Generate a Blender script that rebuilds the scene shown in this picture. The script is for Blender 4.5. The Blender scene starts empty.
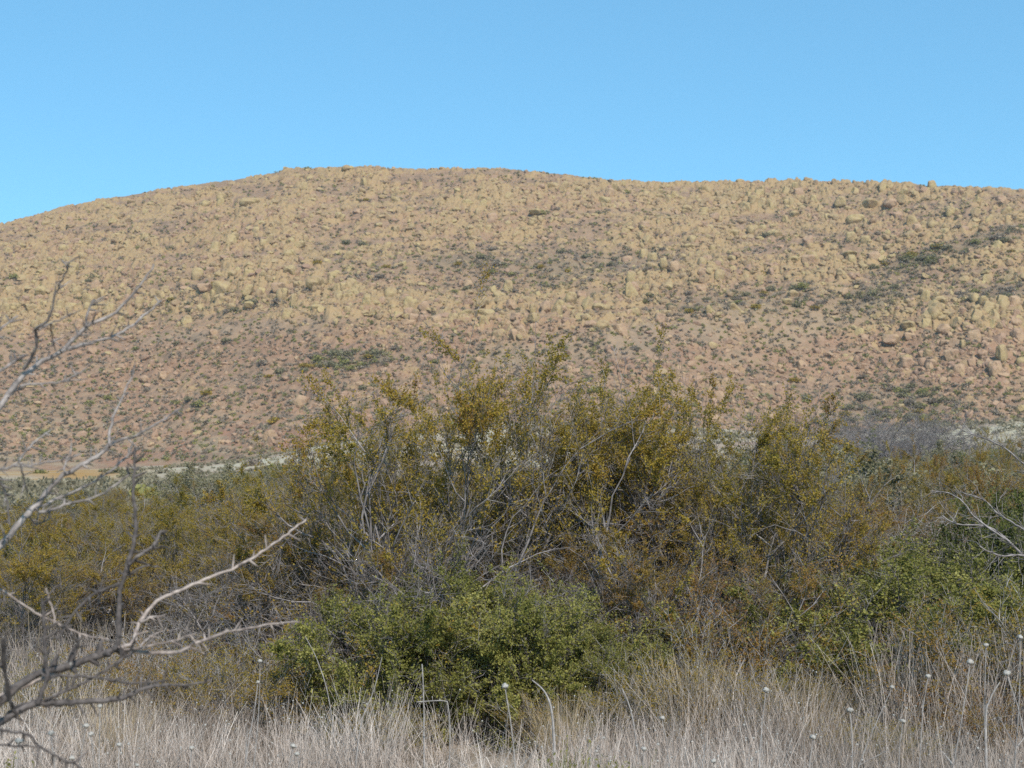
import bpy, math, random
import numpy as np
from mathutils import Vector

# ------------------------------------------------------------------ camera, sky, sun, exposure
sc = bpy.context.scene
F = 1407.0                       # focal length in pixels at 1024 px width
PITCH = math.atan(96 / F)
CAMZ = 1.6
cam_d = bpy.data.cameras.new('camera')
cam = bpy.data.objects.new('camera', cam_d)
sc.collection.objects.link(cam)
cam.location = (0, 0, CAMZ)
cam.rotation_euler = (math.pi / 2 + PITCH, 0, 0)
cam_d.sensor_width = 36
cam_d.lens = F / 1024 * 36
cam_d.clip_start = 0.05
cam_d.clip_end = 8000
cam_d.dof.use_dof = True
cam_d.dof.focus_distance = 9.0
cam_d.dof.aperture_fstop = 6.5
sc.camera = cam

SUN_EL, SUN_AZ = math.radians(43), math.radians(160)   # azimuth clockwise from +Y (the view direction)
w = bpy.data.worlds.new('World'); sc.world = w; w.use_nodes = True
nt = w.node_tree
sky = nt.nodes.new('ShaderNodeTexSky'); sky.sky_type = 'NISHITA'; sky.sun_disc = False
sky.sun_elevation = SUN_EL; sky.sun_rotation = SUN_AZ
sky.altitude = 1100; sky.air_density = 1.0; sky.dust_density = 0.35; sky.ozone_density = 2.2
bg = nt.nodes['Background']; bg.inputs['Strength'].default_value = 0.15
tint = nt.nodes.new('ShaderNodeMix'); tint.data_type = 'RGBA'; tint.blend_type = 'MULTIPLY'
tint.inputs[0].default_value = 1.0
tint.inputs[7].default_value = (0.645, 1.04, 1.04, 1)
even = nt.nodes.new('ShaderNodeMix'); even.data_type = 'RGBA'; even.inputs[0].default_value = 0.42
even.inputs[7].default_value = (1.22, 3.10, 5.05, 1)
nt.links.new(sky.outputs[0], tint.inputs[6]); nt.links.new(tint.outputs[2], even.inputs[6]); nt.links.new(even.outputs[2], bg.inputs['Color'])
sun_d = bpy.data.lights.new('sun', 'SUN'); sun_d.energy = 4.3; sun_d.angle = math.radians(0.5)
sun_d.color = (1.0, 0.955, 0.88)
sun = bpy.data.objects.new('sun', sun_d); sc.collection.objects.link(sun)
sd = Vector((math.sin(SUN_AZ) * math.cos(SUN_EL), math.cos(SUN_AZ) * math.cos(SUN_EL), math.sin(SUN_EL)))
sun.rotation_euler = sd.to_track_quat('Z', 'Y').to_euler()
sc.view_settings.view_transform = 'Standard'; sc.view_settings.look = 'None'
sc.view_settings.gamma = 1; sc.view_settings.use_curve_mapping = False
sc.view_settings.exposure = 0.28
sc.cycles.max_bounces = 6; sc.cycles.diffuse_bounces = 3; sc.cycles.transmission_bounces = 3
sc.cycles.transparent_max_bounces = 4; sc.cycles.volume_bounces = 0
sc.cycles.use_denoising = False

R = np.random.default_rng(11)
random.seed(11)
CT, ST = math.cos(PITCH), math.sin(PITCH)

# ------------------------------------------------------------------ picture <-> world helpers
def ray(px, py):
    xc = (px - 512) / F; yc = (384 - py) / F
    return xc, CT - yc * ST, ST + yc * CT
def at(px, py, Y):
    x, y, z = ray(px, py)
    return np.array([x * Y / y, Y, CAMZ + z * Y / y])
def elev(py):
    yc = (384 - py) / F
    return (ST + yc * CT) / (CT - yc * ST)
def project(X, Y, Z):
    z = Z - CAMZ
    d = Y * CT + z * ST
    up = -Y * ST + z * CT
    return 512 + F * X / d, 384 - F * up / d

# ------------------------------------------------------------------ numpy noise
def _h(ix, iy, seed):
    n = (ix.astype(np.int64) * 374761393 + iy.astype(np.int64) * 668265263 + seed * 1442695041) & 0xffffffff
    n = ((n ^ (n >> 13)) * 1274126177) & 0xffffffff
    n = (n ^ (n >> 16)) & 0xffffff
    return n / float(0xffffff)
def vnoise(x, y, seed=0):
    x = np.asarray(x, float); y = np.asarray(y, float)
    ix = np.floor(x); iy = np.floor(y); fx = x - ix; fy = y - iy
    fx = fx * fx * (3 - 2 * fx); fy = fy * fy * (3 - 2 * fy)
    a = _h(ix, iy, seed); b = _h(ix + 1, iy, seed); c = _h(ix, iy + 1, seed); d = _h(ix + 1, iy + 1, seed)
    return (a * (1 - fx) + b * fx) * (1 - fy) + (c * (1 - fx) + d * fx) * fy
def fbm(x, y, oct=4, seed=0):
    s = 0; a = 0.5; n = 0
    for o in range(oct):
        s = s + a * vnoise(x * 2 ** o, y * 2 ** o, seed + o * 17); n += a; a *= 0.5
    return s / n
def worley(x, y, seed=0, asp=1.0):
    x = np.asarray(x, float); y = np.asarray(y, float); ix = np.floor(x); iy = np.floor(y)
    best = np.full(np.broadcast(x, y).shape, 9.0); second = best.copy(); rnd = np.zeros(best.shape)
    for dx in (-1, 0, 1):
        for dy in (-1, 0, 1):
            cx = ix + dx; cy = iy + dy
            px_ = cx + 0.1 + 0.8 * _h(cx, cy, seed); py_ = cy + 0.1 + 0.8 * _h(cx, cy, seed + 1); rr_ = _h(cx, cy, seed + 2)
            d = np.sqrt((x - px_) ** 2 + (y - py_) ** 2)
            m_ = d < best
            second = np.where(m_, best, np.minimum(second, d)); rnd = np.where(m_, rr_, rnd); best = np.where(m_, d, best)
    return best, second, rnd
def sstep(a, b, x):
    t = np.clip((x - a) / (b - a), 0, 1); return t * t * (3 - 2 * t)

# ------------------------------------------------------------------ mesh and object helpers
COL = sc.collection
def raw_mesh(name, V, loops, counts, smooth=False):
    me = bpy.data.meshes.new(name)
    V = np.ascontiguousarray(V, dtype=np.float32)
    me.vertices.add(len(V)); me.vertices.foreach_set('co', V.ravel())
    me.loops.add(len(loops)); me.loops.foreach_set('vertex_index', np.ascontiguousarray(loops, dtype=np.int32))
    st = np.concatenate([[0], np.cumsum(counts)[:-1]]).astype(np.int32)
    me.polygons.add(len(counts)); me.polygons.foreach_set('loop_start', st)
    me.polygons.foreach_set('use_smooth', np.full(len(counts), smooth, dtype=bool))
    me.update(calc_edges=True)
    return me
class MB:
    """collects vertices and faces of ONE mesh"""
    def __init__(s): s.v = []; s.l = []; s.c = []; s.n = 0; s.a = []
    def add(s, V, faces, val=None):
        V = np.asarray(V, float).reshape(-1, 3); faces = np.asarray(faces)
        s.v.append(V); s.l.append((faces + s.n).ravel()); s.c.append(np.full(len(faces), faces.shape[1]))
        s.n += len(V)
        s.a.append(np.zeros(len(V)) if val is None else np.broadcast_to(val, len(V)))
    def mesh(s, name, mat, smooth=False, attr=False):
        me = raw_mesh(name, np.concatenate(s.v), np.concatenate(s.l), np.concatenate(s.c), smooth)
        if attr:
            at_ = me.attributes.new('tone', 'FLOAT', 'POINT')
            at_.data.foreach_set('value', np.concatenate(s.a).astype(np.float32))
        me.materials.append(mat)
        return me
def link(name, me, parent=None):
    o = bpy.data.objects.new(name, me); COL.objects.link(o)
    if parent is not None: o.parent = parent
    return o
def tag(o, label=None, cat=None, group=None, kind=None):
    if label: o['label'] = label
    if cat: o['category'] = cat
    if group: o['group'] = group
    if kind: o['kind'] = kind
    return o

def tubes(mb, polys, k=4):
    """polys: list of (pts Nx3, radii N); batched by length"""
    by = {}
    for p, r in polys: by.setdefault(len(p), []).append((p, r))
    for N, lst in by.items():
        P = np.array([p for p, r in lst], float); Rr = np.array([r for p, r in lst], float)
        M = len(lst)
        T = np.empty_like(P); T[:, 1:-1] = P[:, 2:] - P[:, :-2]; T[:, 0] = P[:, 1] - P[:, 0]; T[:, -1] = P[:, -1] - P[:, -2]
        T /= np.linalg.norm(T, axis=2, keepdims=True) + 1e-9
        mt = T.mean(1); ref = np.zeros((M, 3)); ref[np.arange(M), np.argmin(np.abs(mt), axis=1)] = 1
        A = np.cross(T, ref[:, None, :]); A /= np.linalg.norm(A, axis=2, keepdims=True) + 1e-9
        B = np.cross(T, A)
        ang = np.arange(k) * 2 * math.pi / k
        V = P[:, :, None, :] + Rr[:, :, None, None] * (np.cos(ang)[None, None, :, None] * A[:, :, None, :] + np.sin(ang)[None, None, :, None] * B[:, :, None, :])
        i = np.arange(N - 1)[:, None]; j = np.arange(k)[None, :]; j2 = (j + 1) % k
        q = np.stack([i * k + j, i * k + j2, (i + 1) * k + j2, (i + 1) * k + j], -1).reshape(-1, 4)
        Fq = (q[None] + (np.arange(M) * N * k)[:, None, None]).reshape(-1, 4)
        mb.add(V.reshape(-1, 3), Fq)

def leaves(mb, P, size, rng, asp=0.5, up=0.3, val=None):
    """small lens-shaped leaves (two triangles folded along the midrib) at points P"""
    n = len(P)
    if n == 0: return
    d = rng.normal(size=(n, 3)); d[:, 2] = d[:, 2] * 0.8 + up; d /= np.linalg.norm(d, axis=1, keepdims=True)
    e = rng.normal(size=(n, 3)); s = np.cross(d, e); s /= np.linalg.norm(s, axis=1, keepdims=True) + 1e-9
    L = (size * rng.uniform(0.6, 1.35, n))[:, None]
    nn = np.cross(d, s)
    V = np.stack([P, P + d * L * 0.5 + s * L * asp * 0.5 + nn * L * 0.08, P + d * L, P + d * L * 0.5 - s * L * asp * 0.5 + nn * L * 0.08], 1).reshape(-1, 3)
    Fq = np.arange(n)[:, None] * 4 + np.array([0, 1, 2, 3])
    v = None if val is None else np.repeat(val, 4)
    mb.add(V, Fq, v)

# ------------------------------------------------------------------ materials
def new_mat(name):
    m = bpy.data.materials.new(name); m.use_nodes = True
    n = m.node_tree.nodes; l = m.node_tree.links
    b = n['Principled BSDF']; b.inputs['Roughness'].default_value = 0.85
    b.inputs['Specular IOR Level'].default_value = 0.25
    return m, n, l, b
def ramp(n, stops):
    r = n.new('ShaderNodeValToRGB'); el = r.color_ramp.elements
    while len(el) < len(stops): el.new(0.5)
    for e, (p, c) in zip(el, stops): e.position = p; e.color = (*c, 1)
    return r
def noise(n, l, scale, detail=4, rough=0.6, coord=None, dist=0):
    t = n.new('ShaderNodeTexNoise'); t.inputs['Scale'].default_value = scale
    t.inputs['Detail'].default_value = detail; t.inputs['Roughness'].default_value = rough
    t.inputs['Distortion'].default_value = dist
    if coord: l.new(coord, t.inputs['Vector'])
    return t
def mix(n, l, a, b, fac, mode='MIX'):
    x = n.new('ShaderNodeMix'); x.data_type = 'RGBA'; x.blend_type = mode
    for s, i in ((a, 6), (b, 7), (fac, 0)):
        if isinstance(s, (tuple, list)): x.inputs[i].default_value = (*s, 1)
        elif isinstance(s, (int, float)): x.inputs[i].default_value = s
        else: l.new(s, x.inputs[i])
    return x.outputs[2]
def leaf_mat(name, stops, clump=2.0, trans=0.25):
    m, n, l, b = new_mat(name)
    g = n.new('ShaderNodeNewGeometry'); tc = n.new('ShaderNodeNewGeometry')
    nz = noise(n, l, clump, 2, 0.5, tc.outputs['Position'])
    ma = n.new('ShaderNodeMath'); ma.operation = 'MULTIPLY_ADD'; ma.inputs[1].default_value = 0.55
    l.new(g.outputs['Random Per Island'], ma.inputs[0])
    mb_ = n.new('ShaderNodeMath'); mb_.operation = 'MULTIPLY_ADD'; mb_.inputs[1].default_value = 1.5; mb_.inputs[2].default_value = -0.55
    l.new(nz.outputs[0], mb_.inputs[0]); l.new(mb_.outputs[0], ma.inputs[2])
    r = ramp(n, stops); l.new(ma.outputs[0], r.inputs[0]); l.new(r.outputs[0], b.inputs['Base Color'])
    tr = n.new('ShaderNodeBsdfTranslucent'); l.new(r.outputs[0], tr.inputs[0])
    mx = n.new('ShaderNodeMixShader'); mx.inputs[0].default_value = trans
    l.new(b.outputs[0], mx.inputs[1]); l.new(tr.outputs[0], mx.inputs[2])
    l.new(mx.outputs[0], n['Material Output'].inputs[0])
    b.inputs['Roughness'].default_value = 0.6
    return m
def bark_mat(name, dark, light, scale=30, pale=None):
    m, n, l, b = new_mat(name)
    g = n.new('ShaderNodeNewGeometry')
    nz = noise(n, l, scale, 3, 0.65, g.outputs['Position'])
    r = ramp(n, [(0.3, dark), (0.68, light)] + ([(0.78, pale)] if pale else []))
    l.new(nz.outputs[0], r.inputs[0])
    c = mix(n, l, r.outputs[0], (0.6, 0.55, 0.5), 0.0)
    # each stem slightly different
    mm = n.new('ShaderNodeMapRange'); mm.inputs[3].default_value = 0.65; mm.inputs[4].default_value = 1.3
    l.new(g.outputs['Random Per Island'], mm.inputs[0])
    cc = n.new('ShaderNodeVectorMath'); cc.operation = 'SCALE'; l.new(c, cc.inputs[0]); l.new(mm.outputs[0], cc.inputs['Scale'])
    l.new(cc.outputs[0], b.inputs['Base Color'])
    return m

M = {}
M['creosote_leaf'] = leaf_mat('creosote_leaf', [(0.0, (0.19, 0.16, 0.028)), (0.3, (0.29, 0.215, 0.032)), (0.6, (0.37, 0.255, 0.038)), (0.85, (0.33, 0.20, 0.04)), (1.0, (0.27, 0.13, 0.04))], 1.6, 0.4)
M['rust_leaf'] = leaf_mat('rust_leaf', [(0.0, (0.19, 0.15, 0.03)), (0.4, (0.28, 0.19, 0.035)), (0.7, (0.32, 0.18, 0.04)), (1.0, (0.28, 0.125, 0.045))], 2.0, 0.4)
M['green_leaf'] = leaf_mat('green_leaf', [(0.0, (0.13, 0.13, 0.03)), (0.5, (0.235, 0.22, 0.05)), (0.85, (0.34, 0.305, 0.085)), (1.0, (0.40, 0.36, 0.12))], 3.0, 0.35)
M['dark_leaf'] = leaf_mat('dark_leaf', [(0.0, (0.06, 0.068, 0.018)), (0.5, (0.125, 0.135, 0.034)), (1.0, (0.23, 0.225, 0.065))], 2.0, 0.35)
M['sage_leaf'] = leaf_mat('sage_leaf', [(0.0, (0.15, 0.135, 0.07)), (0.5, (0.24, 0.21, 0.115)), (1.0, (0.33, 0.29, 0.17))], 1.0, 0.3)
M['hill_green'] = leaf_mat('hill_green', [(0.0, (0.19, 0.18, 0.06)), (0.5, (0.28, 0.26, 0.085)), (1.0, (0.38, 0.34, 0.13))], 0.5, 0.3)
M['flat_leaf'] = leaf_mat('flat_leaf', [(0.0, (0.14, 0.12, 0.075)), (0.5, (0.24, 0.205, 0.13)), (1.0, (0.38, 0.33, 0.23))], 0.12, 0.3)
M['hill_grey'] = leaf_mat('hill_grey', [(0.0, (0.20, 0.155, 0.12)), (0.5, (0.30, 0.24, 0.175)), (1.0, (0.38, 0.31, 0.22))], 0.5, 0.3)
M['bark_dark'] = bark_mat('bark_dark', (0.035, 0.03, 0.03), (0.19, 0.165, 0.155))
M['bark_mid'] = bark_mat('bark_mid', (0.06, 0.05, 0.048), (0.30, 0.265, 0.25), 9)
M['bark_grey'] = bark_mat('bark_grey', (0.10, 0.085, 0.08), (0.30, 0.265, 0.25))
M['bark_silver'] = bark_mat('bark_silver', (0.20, 0.175, 0.16), (0.42, 0.38, 0.35))
M['bark_near'] = bark_mat('bark_near', (0.03, 0.025, 0.024), (0.14, 0.118, 0.108), 50, (0.55, 0.51, 0.46))
M['bark_twig'] = bark_mat('bark_twig', (0.06, 0.05, 0.047), (0.33, 0.285, 0.26), 40)
M['bark_pink'] = bark_mat('bark_pink', (0.15, 0.115, 0.10), (0.42, 0.345, 0.30), 60)
M['straw'] = leaf_mat('straw', [(0.0, (0.18, 0.14, 0.11)), (0.4, (0.35, 0.285, 0.235)), (0.75, (0.53, 0.445, 0.385)), (1.0, (0.84, 0.74, 0.65))], 0.9, 0.15)
M['straw_gold'] = leaf_mat('straw_gold', [(0.0, (0.30, 0.21, 0.11)), (1.0, (0.62, 0.50, 0.33))], 1.0, 0.2)
M['straw_dull'] = leaf_mat('straw_dull', [(0.0, (0.13, 0.10, 0.06)), (0.5, (0.24, 0.19, 0.13)), (1.0, (0.38, 0.32, 0.25))], 0.7, 0.15)
m, n, l, b = new_mat('fluff'); b.inputs['Base Color'].default_value = (0.37, 0.345, 0.31, 1); M['fluff'] = m
m, n, l, b = new_mat('calyx'); b.inputs['Base Color'].default_value = (0.22, 0.18, 0.15, 1); M['calyx'] = m

# soil of the flat
m, n, l, b = new_mat('soil')
g = n.new('ShaderNodeNewGeometry')
n1 = noise(n, l, 0.05, 5, 0.6, g.outputs['Position']); n2 = noise(n, l, 3.0, 6, 0.7, g.outputs['Position'])
r1 = ramp(n, [(0.35, (0.25, 0.20, 0.15)), (0.5, (0.34, 0.27, 0.20)), (0.65, (0.36, 0.33, 0.24))]); l.new(n1.outputs[0], r1.inputs[0])
r2 = ramp(n, [(0.35, (0.45, 0.43, 0.4)), (0.6, (1.0, 1.0, 1.0))]); l.new(n2.outputs[0], r2.inputs[0])
c = mix(n, l, r1.outputs[0], r2.outputs[0], 1.0, 'MULTIPLY')
n4 = noise(n, l, 0.12, 5, 0.65, g.outputs['Position']); r4 = ramp(n, [(0.38, (0.30, 0.20, 0.14)), (0.5, (0.36, 0.28, 0.19)), (0.62, (0.42, 0.37, 0.26))]); l.new(n4.outputs[0], r4.inputs[0])
for nm_ in ('far', 'orange'):
    a_ = n.new('ShaderNodeAttribute'); a_.attribute_name = nm_
    c = mix(n, l, c, r4.outputs[0] if nm_ == 'far' else (0.36, 0.20, 0.06), a_.outputs['Fac'])
l.new(c, b.inputs['Base Color'])
bp = n.new('ShaderNodeBump'); bp.inputs['Distance'].default_value = 0.05; l.new(n2.outputs[0], bp.inputs['Height']); l.new(bp.outputs[0], b.inputs['Normal'])
M['soil'] = m

# hill earth: pinkish grit, tan rubble, grey-green grass; masks are soil kinds stored on the vertices
m, n, l, b = new_mat('hill_earth')
g = n.new('ShaderNodeNewGeometry')
def attr(name):
    a = n.new('ShaderNodeAttribute'); a.attribute_name = name; return a.outputs['Fac']
n1 = noise(n, l, 0.035, 5, 0.6, g.outputs['Position'], 0.6)
n2 = noise(n, l, 0.45, 5, 0.72, g.outputs['Position'])
n3 = noise(n, l, 1.3, 4, 0.75, g.outputs['Position'])
base = ramp(n, [(0.32, (0.30, 0.225, 0.165)), (0.5, (0.37, 0.265, 0.19)), (0.68, (0.36, 0.285, 0.175))]); l.new(n1.outputs[0], base.inputs[0])
rub = ramp(n, [(0.38, (0.17, 0.145, 0.10)), (0.47, (0.32, 0.245, 0.17)), (0.56, (0.42, 0.31, 0.22)), (0.66, (0.47, 0.38, 0.25))]); l.new(n2.outputs[0], rub.inputs[0])
c = mix(n, l, base.outputs[0], rub.outputs[0], 0.55)
grs = ramp(n, [(0.40, (0.15, 0.145, 0.09)), (0.6, (0.32, 0.29, 0.20))]); l.new(n3.outputs[0], grs.inputs[0])
gm = n.new('ShaderNodeMath'); gm.operation = 'MULTIPLY_ADD'; gm.inputs[1].default_value = 3.0; gm.inputs[2].default_value = -1.75
l.new(n2.outputs[0], gm.inputs[0])
gcl = n.new('ShaderNodeMath'); gcl.operation = 'ADD'; gcl.use_clamp = True; l.new(gm.outputs[0], gcl.inputs[0]); l.new(attr('scrub'), gcl.inputs[1])
c = mix(n, l, c, grs.outputs[0], gcl.outputs[0])
rk = ramp(n, [(0.1, (0.36, 0.235, 0.165)), (0.45, (0.43, 0.305, 0.19)), (0.8, (0.49, 0.385, 0.205))]); l.new(attr('rocktone'), rk.inputs[0])
c = mix(n, l, c, rk.outputs[0], attr('rock'))
c = mix(n, l, c, (0.42, 0.37, 0.26), attr('pale'))
c = mix(n, l, c, (0.40, 0.235, 0.16), attr('red'))
c = mix(n, l, c, (0.40, 0.25, 0.085), attr('orange'))
c = mix(n, l, c, (0.70, 0.60, 0.53), 1.0, 'MULTIPLY')
l.new(c, b.inputs['Base Color'])
bp = n.new('ShaderNodeBump'); bp.inputs['Distance'].default_value = 0.6; bp.inputs['Strength'].default_value = 0.8
l.new(n2.outputs[0], bp.inputs['Height']); l.new(bp.outputs[0], b.inputs['Normal'])
M['hill_earth'] = m

def rock_mat(name, dark, mid, light):
    m, n, l, b = new_mat(name)
    g = n.new('ShaderNodeNewGeometry')
    a = noise(n, l, 0.35, 5, 0.65, g.outputs['Position'])
    ma = n.new('ShaderNodeMath'); ma.operation = 'MULTIPLY_ADD'; ma.inputs[1].default_value = 0.45
    l.new(g.outputs['Random Per Island'], ma.inputs[0])
    mb_ = n.new('ShaderNodeMath'); mb_.operation = 'MULTIPLY_ADD'; mb_.inputs[1].default_value = 1.6; mb_.inputs[2].default_value = -0.52
    l.new(a.outputs[0], mb_.inputs[0]); l.new(mb_.outputs[0], ma.inputs[2])
    r = ramp(n, [(0.12, dark), (0.5, mid), (0.9, light)]); l.new(ma.outputs[0], r.inputs[0])
    l.new(r.outputs[0], b.inputs['Base Color'])
    f = noise(n, l, 1.6, 5, 0.7, g.outputs['Position'])
    bp = n.new('ShaderNodeBump'); bp.inputs['Distance'].default_value = 0.35; bp.inputs['Strength'].default_value = 0.7
    l.new(f.outputs[0], bp.inputs['Height']); l.new(bp.outputs[0], b.inputs['Normal'])
    return m
M['rock_yellow'] = rock_mat('rock_yellow', (0.24, 0.155, 0.092), (0.315, 0.22, 0.118), (0.38, 0.285, 0.135))
M['rock_pink'] = rock_mat('rock_pink', (0.25, 0.155, 0.105), (0.33, 0.21, 0.135), (0.385, 0.26, 0.15))

# ------------------------------------------------------------------ terrain
BASE = np.array([(-1500, 476), (0, 474), (130, 470), (250, 459), (330, 445), (420, 434), (560, 424), (730, 432), (850, 441), (1024, 436), (2500, 460)], float)
def ground_h(X, Y):
    X = np.asarray(X, float); Y = np.asarray(Y, float)
    h = 0.012 * np.clip(Y, 0, 400) + (fbm(X * 0.35, Y * 0.35, 3, 5) - 0.5) * 0.14
    h = h + (fbm(X * 0.02, Y * 0.02, 3, 9) - 0.5) * 3.0 * sstep(30, 160, np.hypot(X, Y))
    px = 512 + F * X / np.maximum(Y, 60.0); ap = CAMZ + elev(np.interp(px, BASE[:, 0], BASE[:, 1])) * 290 - 3.5
    h = h + ap * sstep(95, 290, Y)
    # low rise on the right, this side of the hill
    h = h + 5.2 * np.exp(-((X - 62) / 34) ** 2 - ((Y - 135) / 30) ** 2)
    h = h + 2.3 * np.exp(-((X - 6) / 40) ** 2 - ((Y - 180) / 28) ** 2)
    return h
SIL = np.array([(-1600, 440), (-900, 400), (-400, 300), (-150, 250), (0, 225), (50, 210), (130, 194), (200, 184), (250, 177), (290, 169), (360, 167), (430, 170),
                (500, 169), (560, 174), (610, 181), (650, 184), (740, 183), (800, 182), (900, 184), (960, 187), (1024, 191), (1400, 225), (1900, 300), (2600, 440)], float)
def hill_profile(px):
    ys = np.interp(px, SIL[:, 0], SIL[:, 1])
    k = np.exp(-((px - 400) / 3000) ** 2)
    Yc = 500 + 35 * np.sin(px / 260.0 + 0.6) + 18 * np.sin(px / 97.0)
    Yb = 285 + 22 * np.sin(px / 190.0 + 2) + 8 * np.sin(px / 60.0)
    return ys, Yc, Yb
def hill_h(X, Y):
    u = X / Y; px = 512 + F * u
    ys, Yc, Yb = hill_profile(px)
    ec = elev(ys); eb = elev(np.interp(px, BASE[:, 0], BASE[:, 1]) + 1.0)
    t = (Y - Yb) / (Yc - Yb)
    tc = np.clip(t, 0, 1)
    g = 0.75 * np.sin(math.pi / 2 * tc) ** 1.12 + 0.25 * tc ** 1.5
    g = g / 1.0
    # spurs and ledges
    wob = (fbm(X / 55.0, Y / 55.0, 4, 31) - 0.5) * np.sin(math.pi * tc) * 0.20
    fold = 0.010 * np.sin(X / 30.0 + Y / 45.0 + 4 * fbm(X / 80.0, Y / 80.0, 2, 77)) * np.sin(math.pi * tc)
    fold = fold + 0.009 * np.sin(X / 55.0 - Y / 28.0 + 1.0) * np.sin(math.pi * tc) * sstep(-40, 60, X)
    led = 0.030 * np.sin(2 * math.pi * (tc * 5.5 + 1.6 * fbm(X / 90.0, Y / 200.0, 2, 71))) * np.sin(math.pi * tc)
    e = eb + (ec - eb) * (g + wob + led) + fold
    h = CAMZ + e * Y
    hc = CAMZ + ec * Yc
    hb = hc + (Y - Yc) * 0.10 - ((Y - Yc) / 60.0) ** 2 * 14
    h = np.where(t > 1, hb, h)
    pre = CAMZ + eb * Yb - (Yb - Y) * 0.12
    h = np.where(t < 0, pre, h)
    tough = sstep(0.02, 0.15, tc) * (1 - sstep(0.93, 1.0, tc))
    h = h + ((fbm(X / 9.0, Y / 9.0, 4, 3) - 0.5) * 3.6 + (fbm(X / 2.6, Y / 2.6, 2, 13) - 0.5) * 1.5) * tough
    return h

def outcrop(X, Y, rocky):
    """packed blocks of bedrock: height and a tone per block"""
    h = 0; tone = 0
    wx = X + 1.2 * (fbm(X / 3.0, Y / 3.0, 2, 400) - 0.5); wy = Y + 1.2 * (fbm(X / 3.0, Y / 3.0, 2, 401) - 0.5)
    for sc_, amp, sd_ in ((4.4, 0.75, 410), (2.2, 0.55, 420), (1.2, 0.3, 430)):
        f1, f2, rn = worley(wx / sc_, wy / (sc_ * 1.5), sd_)
        on = sstep(0.45, 0.75, rn * 0.8 + rocky * 0.55) 
        dome = sstep(0.0, 0.32, f2 - f1) * (1 - 0.25 * f1 * f1)
        h = h + amp * on * dome * (0.4 + 0.9 * rn) * np.clip(rocky, 0, 1.2); tone = tone + rn * amp * on
    return h, tone / 1.35
# hill zones, read off as map marks on the slope: (px, py) of the slope point seen from the road
def blob(px, py, cx, cy, rx, ry, ang=0.0, soft=0.5):
    a = math.radians(ang); dx = px - cx; dy = py - cy
    x = dx * math.cos(a) + dy * math.sin(a); y = -dx * math.sin(a) + dy * math.cos(a)
    d = np.sqrt((x / rx) ** 2 + (y / ry) ** 2)
    return 1 - sstep(1 - soft, 1 + soft, d)
def zones(px, py):
    nz = fbm(px / 40.0, py / 14.0, 4, 201)
    n2 = fbm(px / 90.0, py / 30.0, 3, 207)
    sil = np.interp(px, SIL[:, 0], SIL[:, 1])
    veg = (0.6 * blob(px, py, 470, 272, 150, 26, 3) + 0.5 * blob(px, py, 235, 300, 90, 12) + 0.8 * blob(px, py, 770, 300, 130, 14, -2)
           + 1.3 * blob(px, py, 965, 246, 85, 9, -17) + 0.9 * blob(px, py, 1000, 290, 60, 12, -5) + 0.7 * blob(px, py, 890, 285, 50, 20, -35)
           + 3.0 * blob(px, py, 348, 360, 34, 10) + 1.1 * blob(px, py, 895, 412, 62, 26) + 0.6 * blob(px, py, 650, 262, 40, 12)
           + 0.5 * blob(px, py, 560, 260, 120, 16))
    veg = veg * (0.35 + 1.3 * nz)
    band = np.exp(-((py - np.interp(px, [0, 100, 220, 330, 420, 500, 600, 700], [318, 312, 296, 294, 312, 318, 302, 268])) / 15.0) ** 2) * (px < 720)
    big = band + 0.9 * blob(px, py, 880, 203, 130, 18) + 1.0 * blob(px, py, 950, 345, 110, 42) + 0.7 * blob(px, py, 700, 200, 90, 20) + 0.6 * blob(px, py, 680, 262, 45, 14)
    low = sstep(310, 350, py)                       # finer, pinker lower slopes
    ledge = 1 - np.abs(2 * fbm(px / 85.0, (py + 0.04 * px) / 8.0, 3, 215) - 1) * 2.2
    dens = (np.clip(1.0 - 0.5 * low - 0.5 * veg, 0.05, 1) * (0.35 + 1.3 * n2) + 0.45 * big) * (0.30 + 1.0 * np.clip(ledge, 0, 1))
    # smooth light tongue between the gullies
    tongue = blob(px, py, 640, 338, 180, 16, -8) + blob(px, py, 800, 335, 90, 12, -20) + blob(px, py, 250, 330, 90, 8, -6)
    dens = dens * (1 - 0.75 * np.clip(tongue, 0, 1))
    return veg, big, low, dens, tongue

# ground sheet (polar so it is fine near the camera and reaches the horizon)
rr = np.concatenate([[0.0], np.geomspace(0.6, 4000, 170)]); th = np.linspace(0, 2 * math.pi, 361)[:-1]
RRg, THg = np.meshgrid(rr[1:], th, indexing='ij')
X = RRg * np.sin(THg); Y = RRg * np.cos(THg); Z = ground_h(X, Y)
V = np.concatenate([[[0, 0, float(ground_h(0, 0))]], np.stack([X, Y, Z], -1).reshape(-1, 3)])
nr, nth = X.shape
i = np.arange(nr - 1)[:, None]; j = np.arange(nth)[None, :]; j2 = (j + 1) % nth
q = (1 + np.stack([i * nth + j, (i + 1) * nth + j, (i + 1) * nth + j2, i * nth + j2], -1)).reshape(-1, 4)
tri = np.stack([np.zeros(nth, int), 1 + np.arange(nth), 1 + (np.arange(nth) + 1) % nth], -1)
me = raw_mesh('ground', V, np.concatenate([q.ravel(), tri.ravel()]), np.concatenate([np.full(len(q), 4), np.full(len(tri), 3)]), True)
GP, GQ = project(V[:, 0], np.maximum(V[:, 1], 1.0), V[:, 2])
og = ((V[:, 1] > 120) & (V[:, 1] < 330)) * blob(GP, GQ, 20, 476, 110, 8, -2, 0.5) * sstep(0.25, 0.5, fbm(V[:, 0] / 9, V[:, 1] / 14, 3, 501)); at_ = me.attributes.new('orange', 'FLOAT', 'POINT'); at_.data.foreach_set('value', og.astype(np.float32))
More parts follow.
